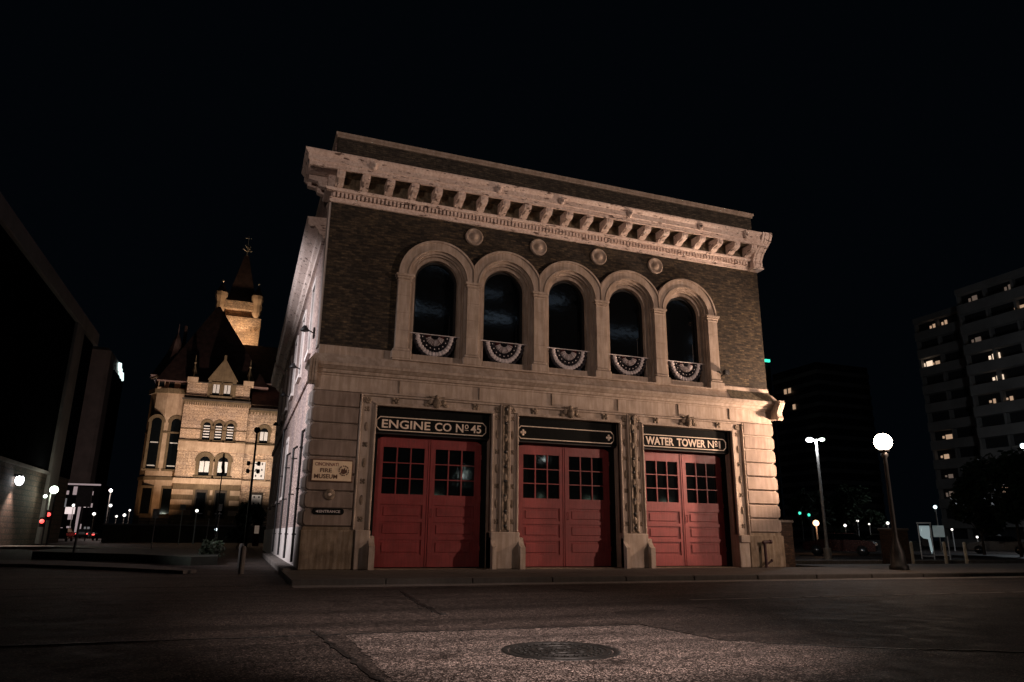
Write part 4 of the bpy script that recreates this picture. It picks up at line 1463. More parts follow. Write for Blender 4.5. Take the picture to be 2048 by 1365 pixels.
# terrace
T, part = rooted('terrace_wall', 'long low dark retaining wall with a rail in front of the floodlit hall', 'wall', (-6, 64, 0))
q = MB(); q.box(-14.5, 24, 63.7, 64.1, -0.2, 1.55); part(q, 'wall', 'hall_dark')
q = MB(); q.box(-14.6, 24.1, 63.6, 64.2, 1.56, 1.70, 0.02); part(q, 'coping', 'panel_concrete')
q = MB()
for z in (1.95, 2.25): q.tube((-14.4, 63.9, z), (24, 63.9, z), 0.03)
for k in range(20): q.tube((-14.4 + 2 * k, 63.9, 1.7), (-14.4 + 2 * k, 63.9, 2.25), 0.03)
part(q, 'railing', 'black_iron')

# ================================================================== BUILDINGS ON THE LEFT
B1 = thing('parking_garage', 'tall dark block with a pale concrete roof band and pillar at the left edge', 'building')
mb = MB(); mb.box(-70, -15.0, 12.0, 47.4, 5.0, 16.6); mb.build('wall', 'dark_cladding', B1)
mb = MB(); mb.box(-70, -15.02, 12.2, 47.2, 0, 5.0); mb.build('base_wall', 'garage_brick', B1)
mb = MB(); mb.box(-70, -14.72, 11.8, 47.9, 16.45, 17.55, 0.04); mb.build('roof_band', 'panel_concrete', B1)
mb = MB(); mb.box(-15.6, -14.80, 40.0, 42.7, 0, 16.44, 0.03); mb.build('pillar', 'panel_concrete', B1)
mb = MB(); mb.box(-15.2, -14.85, 12.0, 39.99, 4.85, 5.05); mb.build('ledge', 'panel_concrete', B1)
B2 = thing('office_tower', 'plain slab tower with a lit white sign near the top of its side', 'tower block')
mb = MB(); mb.box(-36, -27.3, 126, 143, 8.0, 34.2, 0.6); mb.build('wall', 'panel_concrete', B2)
mb = MB(); mb.box(-33, -27.1, 131, 142.6, 6.5, 31.0); mb.build('side_panel', 'dark_cladding', B2)
mb = MB()
zig = [(134.0, 33.1), (135.3, 31.9), (135.6, 33.4), (136.6, 31.3), (137.2, 32.6), (138.4, 31.0), (139.3, 32.2), (140.6, 30.9)]
for a, b_ in zip(zig, zig[1:]): mb.tube((-26.95, a[0], a[1] - 0.1), (-26.95, b_[0], b_[1] - 0.1), 0.23)
mb.build('sign', 'sign_light', B2)
B3 = thing('shop_block', 'low block with lit pinkish shop windows at the foot of the slab tower', 'building')
mb = MB(); mb.box(-34, -24.0, 117.5, 126, 0, 8.6); mb.build('wall', 'dark_cladding', B3)
rs = random.Random(4)
for i in range(7):
    for j in range(4):
        if rs.random() < 0.28: continue
        x_ = -33.2 + i * 1.3 + rs.uniform(-0.1, 0.1)
        mb = MB(); mb.box(x_, x_ + rs.uniform(0.5, 1.05), 117.40, 117.48, 0.7 + j * 2.0, 0.7 + j * 2.0 + rs.uniform(0.6, 1.4))
        mb.build('window', rs.choice(['shop_light', 'shop_dim', 'shop_dim', 'shop_dim2']), B3)
mb = MB(); mb.box(-34, -24.0, 117.2, 117.45, 8.3, 8.55); mb.build('sign_strip', 'shop_dim', B3)
mb = MB(); mb.box(-28.6, -27.2, 117.3, 117.38, 3.6, 4.7); mb.build('sign', 'shop_light', B3)
mb = MB(); mb.box(-26.8, -26.1, 117.3, 117.38, 2.0, 5.2); mb.build('sign', 'shop_dim', B3)
lamp('slab_fill_light', 'POINT', (-19.5, 97.5, 7.5), 1900, (1, 0.78, 0.72), radius=0.4)  # added light beside the far street lamp, lifts the slab tower

# ================================================================== TOWERS ON THE RIGHT
def apartment(name, label, X, y0, y1, ztop, nfl, depth, bays):
    B = thing(name, label, 'apartment block')
    m_ = MB(); m_.box(X, X + depth, y0, y1, 0, ztop); m_.build('wall', 'tower_recess', B)
    fh = ztop / nfl
    m_ = MB()
    for k in range(nfl + 1):
        z = k * fh
        m_.box(X - 1.1, X + 0.5, y0, y1, max(0, z - 0.25), min(ztop + 0.6, z + 1.15))
        m_.box(X + 0.5, X + depth, y0 - 0.3, y0 + 0.2, max(0, z - 0.3), min(ztop + 0.5, z + 0.9))
    m_.build('balcony', 'tower_concrete', B)
    m_ = MB()
    for j in range(bays + 1):
        y = y0 + (y1 - y0) * j / bays
        m_.box(X - 0.7, X + 0.4, y - 0.16, y + 0.16, 0, ztop)
    m_.build('fin', 'tower_concrete', B)
    return B, fh
T1, fh1 = apartment('apartment_block', 'lower dark balconied apartment tower beside the taller one, its corner nearest the bright globe lamp', 97.8, 44.0, 58.8, 34.6, 12, 20, 4)
T2, fh2 = apartment('apartment_block', 'taller dark balconied apartment tower at the right edge of the picture', 91.8, 8.0, 46.7, 34.8, 12, 20, 10)
def lit(parent, X, y, z, w, h, mat, fh):
    m_ = MB()
    w, h = w * 0.8, h * random.uniform(0.55, 1.0)
    k = math.floor((z - 0.2) / fh)
    zz = k * fh + 1.30
    m_.box(X - 0.10, X - 0.04, y - w / 2, y + w / 2, zz, min(zz + h, (k + 1) * fh - 0.32))
    m_.box(X - 0.10, X - 0.04, y + w / 2 + 0.25, y + w / 2 + 0.55, zz + 0.2, min(zz + h * 0.8, (k + 1) * fh - 0.4))
    m_.build('window', mat, parent)
for y, z, w, mt in ((55.8, 33.0, 0.9, 'window_warm'), (53.9, 33.0, 0.5, 'window_warm'), (57.7, 28.8, 1.3, 'window_bright'), (56.3, 28.8, 0.9, 'window_warm'), (56.1, 15.8, 1.8, 'window_warm'), (57.2, 12.3, 1.0, 'window_warm'), (57.0, 9.9, 0.9, 'window_dim'), (57.3, 7.6, 0.9, 'window_dim'), (48, 20, 1.2, 'window_dim')):
    lit(T1, 97.8, y, z, w, 1.0, mt, fh1)
for y, z, w, mt in ((39.4, 34.3, 1.0, 'window_dim'), (38.4, 30.6, 1.5, 'window_warm'), (37.2, 31.0, 0.5, 'window_dim'), (44.6, 32.2, 0.9, 'window_dim'), (45.1, 28.2, 1.0, 'window_dim'), (43.0, 24.9, 1.3, 'window_bright'), (43.0, 21.9, 1.2, 'window_bright'), (44.3, 19.2, 0.4, 'window_warm'), (42.0, 19.8, 0.5, 'window_warm'), (46.0, 11.4, 0.6, 'window_warm'), (45.6, 9.2, 0.6, 'window_dim'), (44.6, 7.8, 1.8, 'window_warm'), (33, 12, 0.9, 'window_dim'), (30, 25, 0.8, 'window_dim')):
    lit(T2, 91.8, y, z, w, 1.0, mt, fh2)
T3 = thing('distant_tower', 'faint dark tower far behind the street lamps with three lit windows', 'tower block')
mb = MB(); mb.box(143.5, 162, 128, 145.6, 0, 48.2); mb.build('wall', 'tower_recess', T3)
mb = MB()
for k in range(16): mb.box(143.2, 162, 127.7, 145.9, k * 3.0, k * 3.0 + 1.1)
mb.build('floor_slab', 'tower_concrete', T3)
for y, z in ((138.6, 41.3), (140.3, 41.3), (137.4, 36.4)):
    mb = MB(); mb.box(143.0, 143.1, y - 0.5, y + 0.5, z, z + 1.4); mb.build('window', 'window_warm', T3)
mb = MB(); mb.box(128.6, 130.2, 130.7, 131.2, 47.5, 48.2)
# green roof beacon on a low block behind the right corner
T4 = thing('beacon_block', 'dark block behind the station corner carrying a green roof light', 'building')
q = MB(); q.box(125.5, 130.6, 131.3, 137.0, 0, 46.8); q.build('wall', 'tower_recess', T4)
mb.build('beacon', 'dot_green', T4)

# ================================================================== LAMPS
def lamp_head_globe(part, x, y, z, r, mat):
    q = MB(); q.ball((x, y, z), r, n=20, m_=14); return part(q, 'globe', mat)
# the big bright street lamp on the pavement right of the station
LX, LY, LZ = 18.87, -2.2, 4.20
T, part = rooted('street_lamp', 'black iron street lamp with one very bright globe in front of the brick pillar', 'street lamp', (LX, LY, 0))
q = MB()
q.lathe([(0.30, 0), (0.30, 0.12), (0.24, 0.16), (0.22, 0.55), (0.15, 0.75), (0.10, 0.95), (0.085, 1.1), (0.065, 3.65), (0.11, 3.72), (0.11, 3.80), (0.06, 3.87)], LX, LY, 0, 16)
part(q, 'pole', 'black_iron')
q = MB(); q.lathe([(0.13, 3.86), (0.17, 3.90), (0.17, 3.93), (0.10, 3.94)], LX, LY, 0, 16); part(q, 'collar', 'black_iron')
lamp_head_globe(part, LX, LY, LZ, 0.29, 'lamp_warm')
lamp('street_lamp_glow', 'POINT', (LX + 0.05, LY - 0.42, LZ - 0.05), 190, (1.0, 0.68, 0.48), radius=0.12)
lamp('street_lamp_beam', 'SPOT', (LX - 0.28, LY + 0.22, LZ + 0.07), 3500, (1.0, 0.66, 0.46), None, (LX - 4.88, LY + 3.92, LZ + 1.37), 0.18, math.radians(104), 0.35)
# twin-headed lamp in the parking lot
PX, PY = 27.39, 9.76
T, part = rooted('parking_lamp', 'tall pale pole with two white lamp heads standing in the parking lot', 'street lamp', (PX, PY, 0))
q = MB(); q.tube((PX, PY, -0.1), (PX, PY, 6.2), 0.09, 0.06); q.lathe([(0.2, -0.1), (0.2, 0.5)], PX, PY, 0, 12); part(q, 'pole', 'steel_pole')
for s, r_, mt in ((-1, 0.17, 'lamp_white'), (1, 0.12, 'lamp_green_white')):
    hx_, hy_ = PX + s * 0.24, PY - s * 0.2
    q = MB(); q.tube((PX, PY, 6.15), (hx_, hy_, 6.22), 0.03); part(q, 'arm', 'steel_pole')
    q = MB(); q.ball((hx_, hy_, 6.17), r_, 1.2, 1.2, 0.75); part(q, 'lamp_head', mt)
lamp('parking_lamp_light', 'POINT', (PX - 0.1, PY - 0.1, 5.9), 420, (0.9, 0.95, 1.0), radius=0.15)

# cobra-head street lamps standing outside the frame; they light the street, the last one an added fill
def cobra(x, y, h, ang, power, color, label, tgt=None, cone=None, blend=0.4, r=0.25, bright='lamp_warm'):
    T, part = rooted('road_or_fill_lamp', label, 'street lamp', (x, y, 0), 'tall road lamps and added fill lamp along the street')
    dx, dy = math.cos(ang) * 1.6, math.sin(ang) * 1.6
    bx, by = x - dx, y - dy
    q = MB(); q.tube((bx, by, -0.1), (bx, by, h), 0.10, 0.06); q.tube((bx, by, h - 0.05), (x, y, h + 0.25), 0.04); part(q, 'pole', 'steel_pole')
    q = MB(); q.ball((x, y, h + 0.27), 0.32, 1.2, 0.9, 0.4); part(q, 'housing', 'steel_pole')
    lamp('road_or_fill_light', 'SPOT' if tgt else 'POINT', (x, y, h), power, color, None, tgt, r, cone, blend)
cobra(26.0, -17.4, 7.5, math.radians(80), 9200, (1.0, 0.69, 0.53), 'tall road lamp across the street to the right of the station', (8.5, 0, 7.6), math.radians(66), 0.5)
cobra(-12.5, -0.15, 8.5, math.radians(180), 18000, (0.96, 0.90, 0.93), 'tall road lamp at the side street corner lighting the pale station flank', (0, 6.0, 5.4), math.radians(58), 0.9)
cobra(1.2, -19.6, 7.0, math.radians(90), 9500, (1.0, 0.78, 0.70), 'tall shielded road lamp over the near lane', (1.6, -12.0, -0.1), math.radians(46), 1.0)
cobra(-9.5, -23.0, 8.0, math.radians(100), 3600, (1.0, 0.74, 0.62), 'added tall fill lamp across the street left of the station', (5.0, 0, 10.0), math.radians(52), 0.8)  # unseen fill lamp, added to lift the window reveals and door shadows

# small lamps far off
def far_lamp(x, y, z, r, mat, label, group, pole=True, cap=None):
    T, part = rooted('distant_lamp', label, 'street lamp', (x, y, 0), group)
    if pole:
        q = MB(); q.tube((x, y, -0.1), (x, y, z), 0.07, 0.05, 6); part(q, 'pole', 'steel_pole')
    q = MB(); q.ball((x, y, z), r * 0.72, n=10, m_=6); part(q, 'lamp_head', mat)
GR = 'small street lamps far beyond the parking lot'
for x, y, z, r, mt, lb in (
    (47.9, 28.8, 2.1, 0.17, 'dot_white', 'small white lamp far beyond the red car, left of the row'),
    (63.0, 42.0, 2.95, 0.2, 'dot_white', 'small white lamp far behind the lot, second of the row'),
    (56.5, 34.3, 2.4, 0.12, 'dot_white', 'tiny pale lamp between the far white lamps'),
    (57.6, 33.1, 2.5, 0.2, 'dot_white', 'small white lamp just left of the black lamp post'),
    (56.5, 26.8, 3.8, 0.22, 'dot_cool', 'cold white lamp above the lit booth'),
    (64.9, 23.8, 9.4, 0.28, 'dot_cool', 'cold white lamp high at the right edge'),
    (39.4, 23.15, 2.1, 0.32, 'dot_orange', 'orange globe lamp low beside the parking lamp pole'),
    (70.2, 33.6, 1.3, 0.16, 'dot_white', 'tiny white lamp low right of the booth'),
    (66.0, 33.0, 2.0, 0.15, 'dot_white', 'tiny pale lamp right of the lit booth, nearer the towers')):
    far_lamp(x, y, z, r, mt, lb, GR)
lamp('tower_street_light', 'POINT', (64.9, 23.8, 9.0), 2300, (0.85, 0.92, 1.0), radius=0.3)
lamp('orange_globe_light', 'POINT', (39.2, 22.7, 2.1), 60, (1, 0.5, 0.25), radius=0.2)
GL = 'small lamps down the side street'
for x, y, z, r, mt, lb in (
    (-19.5, 98.1, 6.6, 0.34, 'dot_white', 'white lamp highest down the side street'),
    (-25.1, 137.7, 5.7, 0.42, 'dot_white', 'white lamp lower and farther down the side street'),
    (-19.5, 88.0, 3.1, 0.28, 'dot_white', 'white lamp right of the square sign post'),
    (-17.3, 98.4, 3.2, 0.30, 'dot_white', 'white lamp near the corner of the hall'),
    (-18.3, 98.4, 3.0, 0.22, 'dot_white', 'pale lamp beside the white lamp at the hall corner'),
    (-16.7, 98.4, 3.9, 0.20, 'dot_white', 'tiny lamp above the hall corner lamps'),
    (-23.5, 87.2, 3.1, 0.28, 'dot_white', 'white lamp right of the red signals'),
    (-25.0, 104.0, 4.6, 0.30, 'dot_white', 'white lamp in front of the shop block'),
    (-5.2, 49.3, 2.76, 0.19, 'dot_white', 'white lamp before the banded base of the hall'),
    (-3.2, 39.4, 1.15, 0.15, 'dot_cool', 'low cold lamp between two thin poles')):
    far_lamp(x, y, z, r, mt, lb, GL)
# wall lamp on the garage and green-white lamp beside it
T, part = rooted('garage_wall_lamp', 'bright bluish white lamp on the brick base of the dark block at the left edge', 'wall lamp', (-14.8, 32.1, 4.0))
q = MB(); q.box(-15.0, -14.55, 31.9, 32.3, 4.15, 4.3); part(q, 'housing', 'black_iron')
q = MB(); q.ball((-14.70, 32.1, 3.95), 0.30, 0.8, 1.0, 1.1); part(q, 'lamp_head', 'lamp_white')
lamp('garage_wall_light', 'SPOT', (-14.45, 32.1, 3.7), 700, (1.0, 0.75, 0.62), None, (-14.9, 32.0, 0), 0.15, math.radians(95), 0.8)
T, part = rooted('corner_lamp', 'greenish white lamp on a pole at the far corner of the dark block', 'street lamp', (-14.05, 38.1, 0))
q = MB(); q.tube((-14.2, 38.1, -0.1), (-14.2, 38.1, 3.4), 0.06); q.tube((-14.2, 38.1, 3.3), (-14.05, 38.1, 3.7), 0.04); part(q, 'pole', 'steel_pole')
q = MB(); q.ball((-14.02, 38.1, 3.7), 0.27); part(q, 'lamp_head', 'lamp_green_white')
q = MB(); q.ball((-14.5, 38.2, 3.25), 0.12); part(q, 'lamp_head', 'lamp_green_white')
lamp('corner_lamp_light', 'POINT', (-13.6, 37.8, 3.6), 130, (0.95, 1.0, 0.8), radius=0.25)

# reflections in the door glass come from these lamps and this tree on the far side of the street
for k, (x, y, z, lb) in enumerate(((15.5, -36.0, 6.2, 'white park lamp behind the leafy tree across the street'), (22.6, -35.5, 7.6, 'white park lamp farthest along across the street'))):
    T, part = rooted('park_lamp', lb, 'street lamp', (x, y, 0), 'park lamps across the street')
    q = MB(); q.tube((x, y, -0.1), (x, y, z - 0.5), 0.07); part(q, 'pole', 'black_iron')
    q = MB(); q.ball((x, y, z), 0.85 if k == 0 else 0.40, 1.5 if k == 0 else 1, 0.5, 0.75); part(q, 'lamp_head', 'mirror_lamp')

B5 = thing('office_block', 'long office block across the street with rows of dim cool windows', 'building')
q = MB(); q.box(-20, 75, -75, -60, 0, 36); q.build('wall', 'dark_cladding', B5)
ro_ = random.Random(9)
for k in range(34):
    x_, z_ = ro_.uniform(5, 70), 14.5 + 3.2 * ro_.randint(0, 6)
    q = MB(); q.box(x_, x_ + ro_.uniform(2, 6), -60.0, -59.9, z_, z_ + ro_.uniform(0.5, 1.3)); q.build('window', 'mirror_window', B5)

for k in range(16):
    x_, z_ = ro_.uniform(12, 50), ro_.uniform(1.0, 5.0)
    q = MB(); q.box(x_, x_ + ro_.uniform(0.4, 2.2), -60.0, -59.9, z_, z_ + ro_.uniform(0.4, 1.6)); q.build('shop_window', 'mirror_shop', B5)

# ================================================================== STREET FURNITURE
def pillar(x, y, w, h, label):
    T, part = rooted('brick_pillar', label, 'pillar', (x, y, 0), 'brick gate pillars')
    q = MB(); q.box(x - w / 2, x + w / 2, y - w / 2, y + w / 2, -0.1, h - 0.1); part(q, 'shaft', 'pillar_brick')
    q = MB(); q.box(x - w / 2 - 0.05, x + w / 2 + 0.05, y - w / 2 - 0.05, y + w / 2 + 0.05, h - 0.1, h, 0.02); part(q, 'cap', 'kerb_stone')
pillar(17.55, 1.75, 0.62, 1.62, 'brick gate pillar standing right against the station corner')
pillar(25.95, 4.2, 0.80, 1.45, 'brick gate pillar directly behind the bright street lamp')
for x, y, lb in ((27.1, 4.35, 'pale bollard left of the lit booth'), (27.98, 3.4, 'pale bollard in front of the lit booth, middle of three'), (28.4, 2.75, 'grey bollard at the far right, beyond the booth')):
    T, part = rooted('bollard', lb, 'bollard', (x, y, 0), 'bollards in front of the booth')
    q = MB(); q.lathe([(0.065, -0.1), (0.065, 0.82), (0.05, 0.87), (0.0, 0.89)], x, y, 0, 12); part(q, 'post', 'bollard_paint')
for x, y, z, lb in ((-1.47, 0.1, 0.60, 'pale bollard on the near side of the flank passage'), (-1.5, 3.6, 0.62, 'dark bollard farther along the flank passage')):
    T, part = rooted('bollard', lb, 'bollard', (x, y, -0.1), 'bollards beside the station flank')
    q = MB(); q.lathe([(0.07, -0.1), (0.07, z - 0.06), (0.05, z), (0.0, z + 0.01)], x, y, 0, 12); part(q, 'post', 'kerb_stone' if y < 1 else 'kerb_dark')

# booth with lit panels
a0 = math.atan2(9.5 - 10.58, 35.74 - 34.85)
def booth():
    T = thing('phone_booth', 'pair of lit bluish glass booth panels on a metal frame at the parking lot edge', 'booth', (34.9, 10.5, -0.1), a0)
    def P(mb, n, mt):
        o = mb.build(n, mt, T); return o
    q = MB()
    for x, h in ((0.0, 1.92), (0.62, 1.92), (1.38, 1.25)): q.box(x - 0.03, x + 0.03, -0.03, 0.03, 0, h)
    q.box(0, 0.62, -0.03, 0.03, 0.16, 0.20); q.box(0.62, 1.38, -0.03, 0.03, 0.22, 0.26)
    P(q, 'frame', 'galvanised')
    q = MB(); q.box(-0.05, 0.68, -0.35, 0.35, 1.96, 2.02); P(q, 'roof', 'galvanised')
    q = MB(); q.prism([(0.05, 1.84), (0.58, 1.84), (0.56, 1.25), (0.42, 1.10), (0.20, 1.14), (0.06, 1.3)], 'y', -0.04, -0.03); P(q, 'panel', 'shelter_light')
    q = MB(); q.box(0.72, 1.28, -0.05, -0.03, 1.22, 1.85); q.build('panel', 'shelter_dim', T)
    q = MB(); q.prism([(0.42, 1.2), (0.56, 1.2), (0.60, 0.5), (0.52, 0.28), (0.47, 0.5)], 'y', -0.06, -0.045); P(q, 'handset', 'shelter_light')
    q = MB(); q.box(0.1, 0.5, -0.03, 0.25, 0.7, 1.1); P(q, 'phone', 'black_iron')
booth()

# cars
def car(name, label, x, y, rz, body, group, sc=1.0, rear=True, lights='dot_red'):
    T = thing(name, label, 'car', (x, y, -0.1), rz, group)
    T.scale = (sc, sc, sc)
    q = MB()
    prof = [(-2.2, 0.28), (-2.25, 0.62), (-2.1, 0.86), (-1.55, 0.93), (-1.0, 1.02), (1.35, 1.0), (2.05, 0.92), (2.25, 0.66), (2.2, 0.28)]
    q.prism(prof, 'y', -0.86, 0.86); q.build('body', body, T)
    q = MB()
    lo = [(-1.35, 0.94), (1.6, 0.94)]; hi = [(-0.65, 1.42), (1.0, 1.42)]
    vs = [(lo[0][0], -0.80, lo[0][1]), (lo[1][0], -0.80, lo[1][1]), (lo[1][0], 0.80, .94), (lo[0][0], 0.80, .94), (hi[0][0], -0.64, 1.42), (hi[1][0], -0.64, 1.42), (hi[1][0], 0.64, 1.42), (hi[0][0], 0.64, 1.42)]
    q.add(vs, [(0, 1, 5, 4), (1, 2, 6, 5), (2, 3, 7, 6), (3, 0, 4, 7)]); q.build('window', 'window_glass', T)
    q = MB(); q.prism([(-0.66, -0.66), (1.01, -0.66), (1.01, 0.66), (-0.66, 0.66)], 'z', 1.405, 1.45); q.build('roof', body, T)
    for wx in (-1.4, 1.4):
        for s in (-1, 1):
            q = MB(); q.lathe([(0.0, -0.1), (0.32, -0.1), (0.34, -0.06), (0.34, 0.08), (0.30, 0.1), (0.0, 0.1)], wx, s * 0.80, 0.32, 16, axis='y'); w_ = q.build('wheel', 'rubber', T)
            q = MB(); q.lathe([(0.19, 0.0), (0.17, s * 0.115), (0.0, s * 0.12)], wx, s * 0.80, 0.32, 12, axis='y'); q.build('rim', 'chrome', w_)
    for s in (-1, 1):
        if lights:
            q = MB(); q.box(-2.27, -2.2, s * 0.72 - 0.14, s * 0.72 + 0.14, 0.64, 0.78); q.build('tail_light', lights, T)
        q = MB(); q.box(2.2, 2.26, s * 0.66 - 0.14, s * 0.66 + 0.14, 0.62, 0.76); q.build('headlight', 'chrome', T)
    return T
car('parked_car', 'dark red parked car behind the parking lamp pole', 36.6, 18.2, a0, 'red_car', 'cars in the parking lot', 1.0, lights=None)
car('parked_car', 'grey parked car farther back in the lot, right of the red one', 43.0, 20.5, a0 + 0.2, 'grey_car', 'cars in the parking lot', 1.0, lights=None)
car('parked_car', 'grey parked car beyond the lit booth at the right', 58.0, 22.6, a0 - 0.1, 'grey_car', 'cars in the parking lot', 1.0, lights=None)
car('moving_car', 'grey car with red tail lights down the side street, nearer', -16.3, 76.0, PI / 2, 'grey_car', 'cars down the side street', 0.9)
car('moving_car', 'grey car with red tail lights close to the hall corner', -15.0, 86.0, PI / 2, 'grey_car', 'cars down the side street', 0.9)
car('moving_car', 'grey car parked under the shop block lights', -22.3, 100.0, PI / 2, 'grey_car', 'cars down the side street', 0.9)
car('moving_car', 'grey car waiting near the red signals', -18.5, 66.0, PI / 2, 'grey_car', 'cars down the side street', 0.9, lights=None)

# traffic signals
def signal(x, y, zs, mats, label, h=None):
    T, part = rooted('traffic_signal', label, 'traffic light', (x, y, 0), 'traffic signals')
    h = h or zs[0] + 0.3
    q = MB(); q.tube((x + 0.18, y, -0.1), (x + 0.18, y, h), 0.06, n=6); part(q, 'pole', 'black_iron')
    q = MB(); q.box(x - 0.16, x + 0.16, y, y + 0.2, zs[-1] - 0.35, zs[0] + 0.25, 0.03); part(q, 'housing', 'black_iron')
    for z, mt in zip(zs, mats):
        q = MB(); q.ball((x, y - 0.02, z), 0.13); part(q, 'lens', mt)
signal(-13.05, 33.2, (1.93,), ('dot_red',), 'red traffic signal, the upper of two at the corner of the dark block', 3.1)
signal(-13.30, 33.0, (1.50,), ('dot_red',), 'red traffic signal, the lower of two at the corner of the dark block', 2.2)
signal(45.3, 31.3, (3.15,), ('dot_green',), 'green traffic signal just right of the station and its pillar', 3.6)
signal(45.95, 30.9, (3.0,), ('dot_green',), 'small green traffic signal beside the larger green one', 3.3)
signal(-16.9, 68.1, (3.8,), ('dot_teal',), 'teal signal behind the square sign post', 4.4)

# dark square sign post
T, part = rooted('sign_post', 'dark square road sign seen from behind on a leaning post at left', 'sign', (-7.48, 11.9, 0))
q = MB(); q.tube((-7.50, 11.95, 0.0), (-7.44, 11.95, 2.5), 0.045); part(q, 'post', 'black_iron')
q = MB(); q.box(-7.72, -7.18, 11.90, 11.93, 1.85, 2.62, 0.01); part(q, 'plate', 'sign_dark')
for x, y, z0, z1, w, lb in ((-6.0, 24.2, 1.66, 2.17, 0.34, 'small pale parking sign on a thin post left of the hall'), (-2.62, 19.42, 2.0, 2.35, 0.2, 'small pale sign low on the banner pole'), (-5.6, 38.0, 2.5, 2.9, 0.4, 'small pale sign before the hall base')):
    T, part = rooted('street_sign', lb, 'sign', (x, y, 0), 'small street signs left of the station')
    q = MB(); q.tube((x, y + 0.03, 0 if y > 20 else 0), (x, y + 0.03, z1), 0.025); part(q, 'post', 'steel_pole')
    q = MB(); q.box(x - w / 2, x + w / 2, y, y + 0.015, z0, z1); part(q, 'plate', 'sign_face')
T, part = rooted('lit_poster', 'small reddish poster board low beside the shrub', 'sign', (-0.62, 24.4, 0))
q = MB(); q.box(-0.80, -0.45, 24.4, 24.45, 0.2, 1.5); part(q, 'board', 'cloth_red')
q = MB(); q.box(-0.75, -0.5, 24.36, 24.39, 0.9, 1.35); part(q, 'face', 'window_dim')

# lamp posts in front of the hall
T, part = rooted('signal_mast', 'tall black mast with a ball top and four dark signal heads', 'street lamp', (-1.12, 29.4, 0))
q = MB(); q.tube((-1.12, 29.4, -0.1), (-1.12, 29.4, 7.4), 0.10, 0.06); part(q, 'pole', 'black_iron')
q = MB(); q.ball((-1.12, 29.4, 7.55), 0.21); part(q, 'lamp_head', 'black_iron')
for sx in (-1, 1):
    for z in (5.35, 4.85):
        q = MB(); q.box(-1.12 + sx * 0.32 - 0.11, -1.12 + sx * 0.32 + 0.11, 29.3, 29.5, z - 0.15, z + 0.13, 0.05); q.tube((-1.12, 29.4, z), (-1.12 + sx * 0.32, 29.4, z), 0.025); part(q, 'signal_head', 'black_iron')
T, part = rooted('banner_pole', 'thin dark pole with a narrow furled banner before the hall windows', 'pole', (-2.72, 19.4, 0))
q = MB(); q.tube((-2.72, 19.4, -0.1), (-2.72, 19.4, 4.9), 0.035, 0.025); part(q, 'pole', 'black_iron')
q = MB(); q.prism([(-2.78, 4.9), (-2.70, 4.95), (-2.63, 4.3), (-2.58, 3.9), (-2.72, 3.85), (-2.79, 4.2)], 'y', 19.37, 19.43); part(q, 'banner', 'hall_dark')
T, part = rooted('thin_pole', 'thin grey pole left of the banner pole', 'pole', (-3.3, 24.0, 0))
q = MB(); q.tube((-3.3, 24.0, -0.1), (-3.22, 24.0, 1.7), 0.03); part(q, 'pole', 'steel_pole')

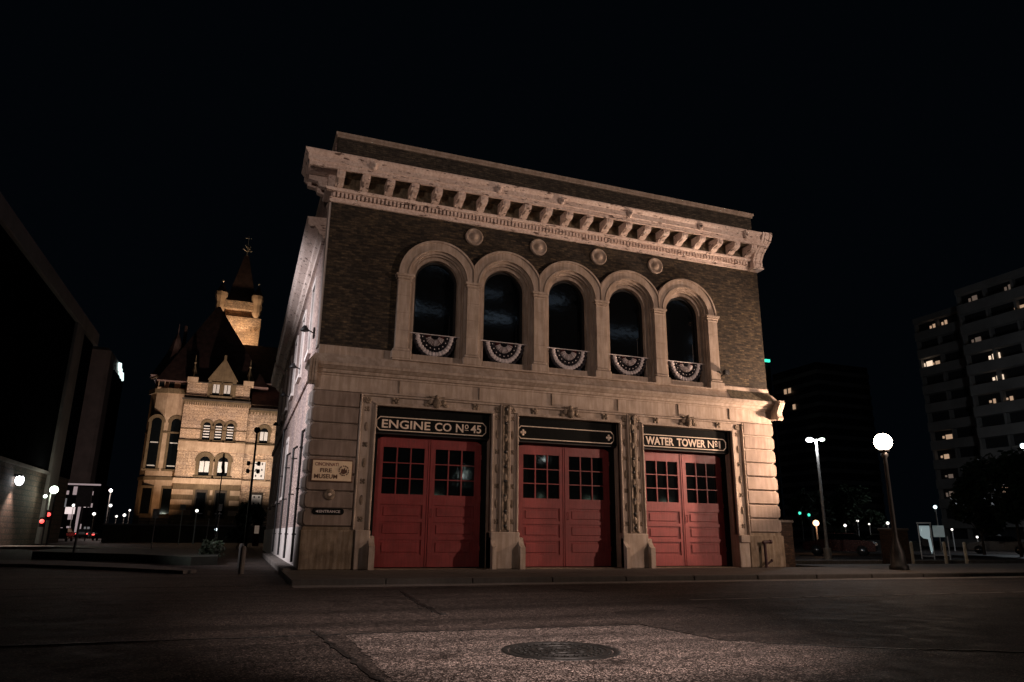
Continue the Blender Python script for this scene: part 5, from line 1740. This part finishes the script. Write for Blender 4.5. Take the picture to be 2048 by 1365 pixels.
# ================================================================== TREES AND SHRUBS
def tree(name, label, x, y, h, r, seed, nleaf, mat='leaf', leaf=0.16, zc_=None, sq=0.85, group=None, trunk_r=0.12):
    rnd = random.Random(seed)
    T, part = rooted(name, label, 'tree' if 'tree' in name else 'shrub', (x, y, 0), group)
    zc_ = zc_ or h - r * sq
    q = MB()
    q.tube((x, y, -0.15), (x + 0.1, y, zc_ - r * 0.3), trunk_r, trunk_r * 0.6)
    cl = []
    for k in range(16):
        a, t = rnd.uniform(0, 2 * PI), rnd.uniform(-0.5, 1.0)
        rr_ = r * rnd.uniform(0.35, 0.78) * math.sqrt(max(0.1, 1 - t * t * 0.6))
        c = Vector((x + rr_ * math.cos(a), y + rr_ * math.sin(a), zc_ + t * r * sq * 0.7))
        cl.append((c, r * rnd.uniform(0.22, 0.45)))
        q.tube((x + 0.05, y, zc_ - r * 0.5 + rnd.uniform(-0.2, 0.3)), tuple(c), trunk_r * 0.35, 0.01, 5)
    part(q, 'trunk', 'bark')
    q = MB()
    for k in range(nleaf):
        c, cr_ = rnd.choice(cl)
        d = Vector((rnd.gauss(0, 1), rnd.gauss(0, 1), rnd.gauss(0, 1))).normalized() * cr_ * (rnd.random() ** 0.4)
        p = c + d
        u = Vector((rnd.gauss(0, 1), rnd.gauss(0, 1), rnd.gauss(0, 1))).normalized()
        w_ = u.orthogonal().normalized()
        s = leaf * rnd.uniform(0.6, 1.3)
        q.add([tuple(p - u * s), tuple(p + w_ * s * 0.5), tuple(p + u * s), tuple(p - w_ * s * 0.5)], [(0, 1, 2, 3)])
    part(q, 'crown', mat)
tree('street_tree', 'small dark leafy tree in front of the right part of the hall', -0.95, 39.4, 3.1, 1.25, 3, 2600, group=None)
tree('street_tree', 'wide dark tree at the right edge below the tall tower', 49.0, 14.6, 7.2, 3.6, 5, 5200, leaf=0.28)
tree('street_tree', 'dark rounded tree behind the row of bollards', 52.0, 19.5, 4.6, 2.4, 6, 3200, leaf=0.24)
tree('street_tree', 'dark tree beyond the red car', 58.0, 37.5, 6.2, 3.2, 8, 3600, leaf=0.28)
tree('street_tree', 'low dark tree between the parking lamp and the street lamp', 50.0, 35.0, 5.6, 2.4, 9, 3000, leaf=0.26)
tree('street_tree', 'leafy street tree across the street from the station', 14.9, -33.6, 7.9, 2.3, 12, 1700, leaf=0.20)
tree('street_tree', 'second leafy street tree across the street, nearer the far park lamp', 21.6, -33.4, 8.6, 2.6, 13, 1600, leaf=0.22)
tree('shrub', 'low dark shrub at the foot of the signal mast', -1.6, 33.0, 1.5, 0.9, 15, 1400, leaf=0.12, trunk_r=0.05)
tree('shrub', 'dark shrub at the end of the grass island', -2.6, 9.0, 0.75, 0.55, 16, 900, leaf=0.07, trunk_r=0.03)
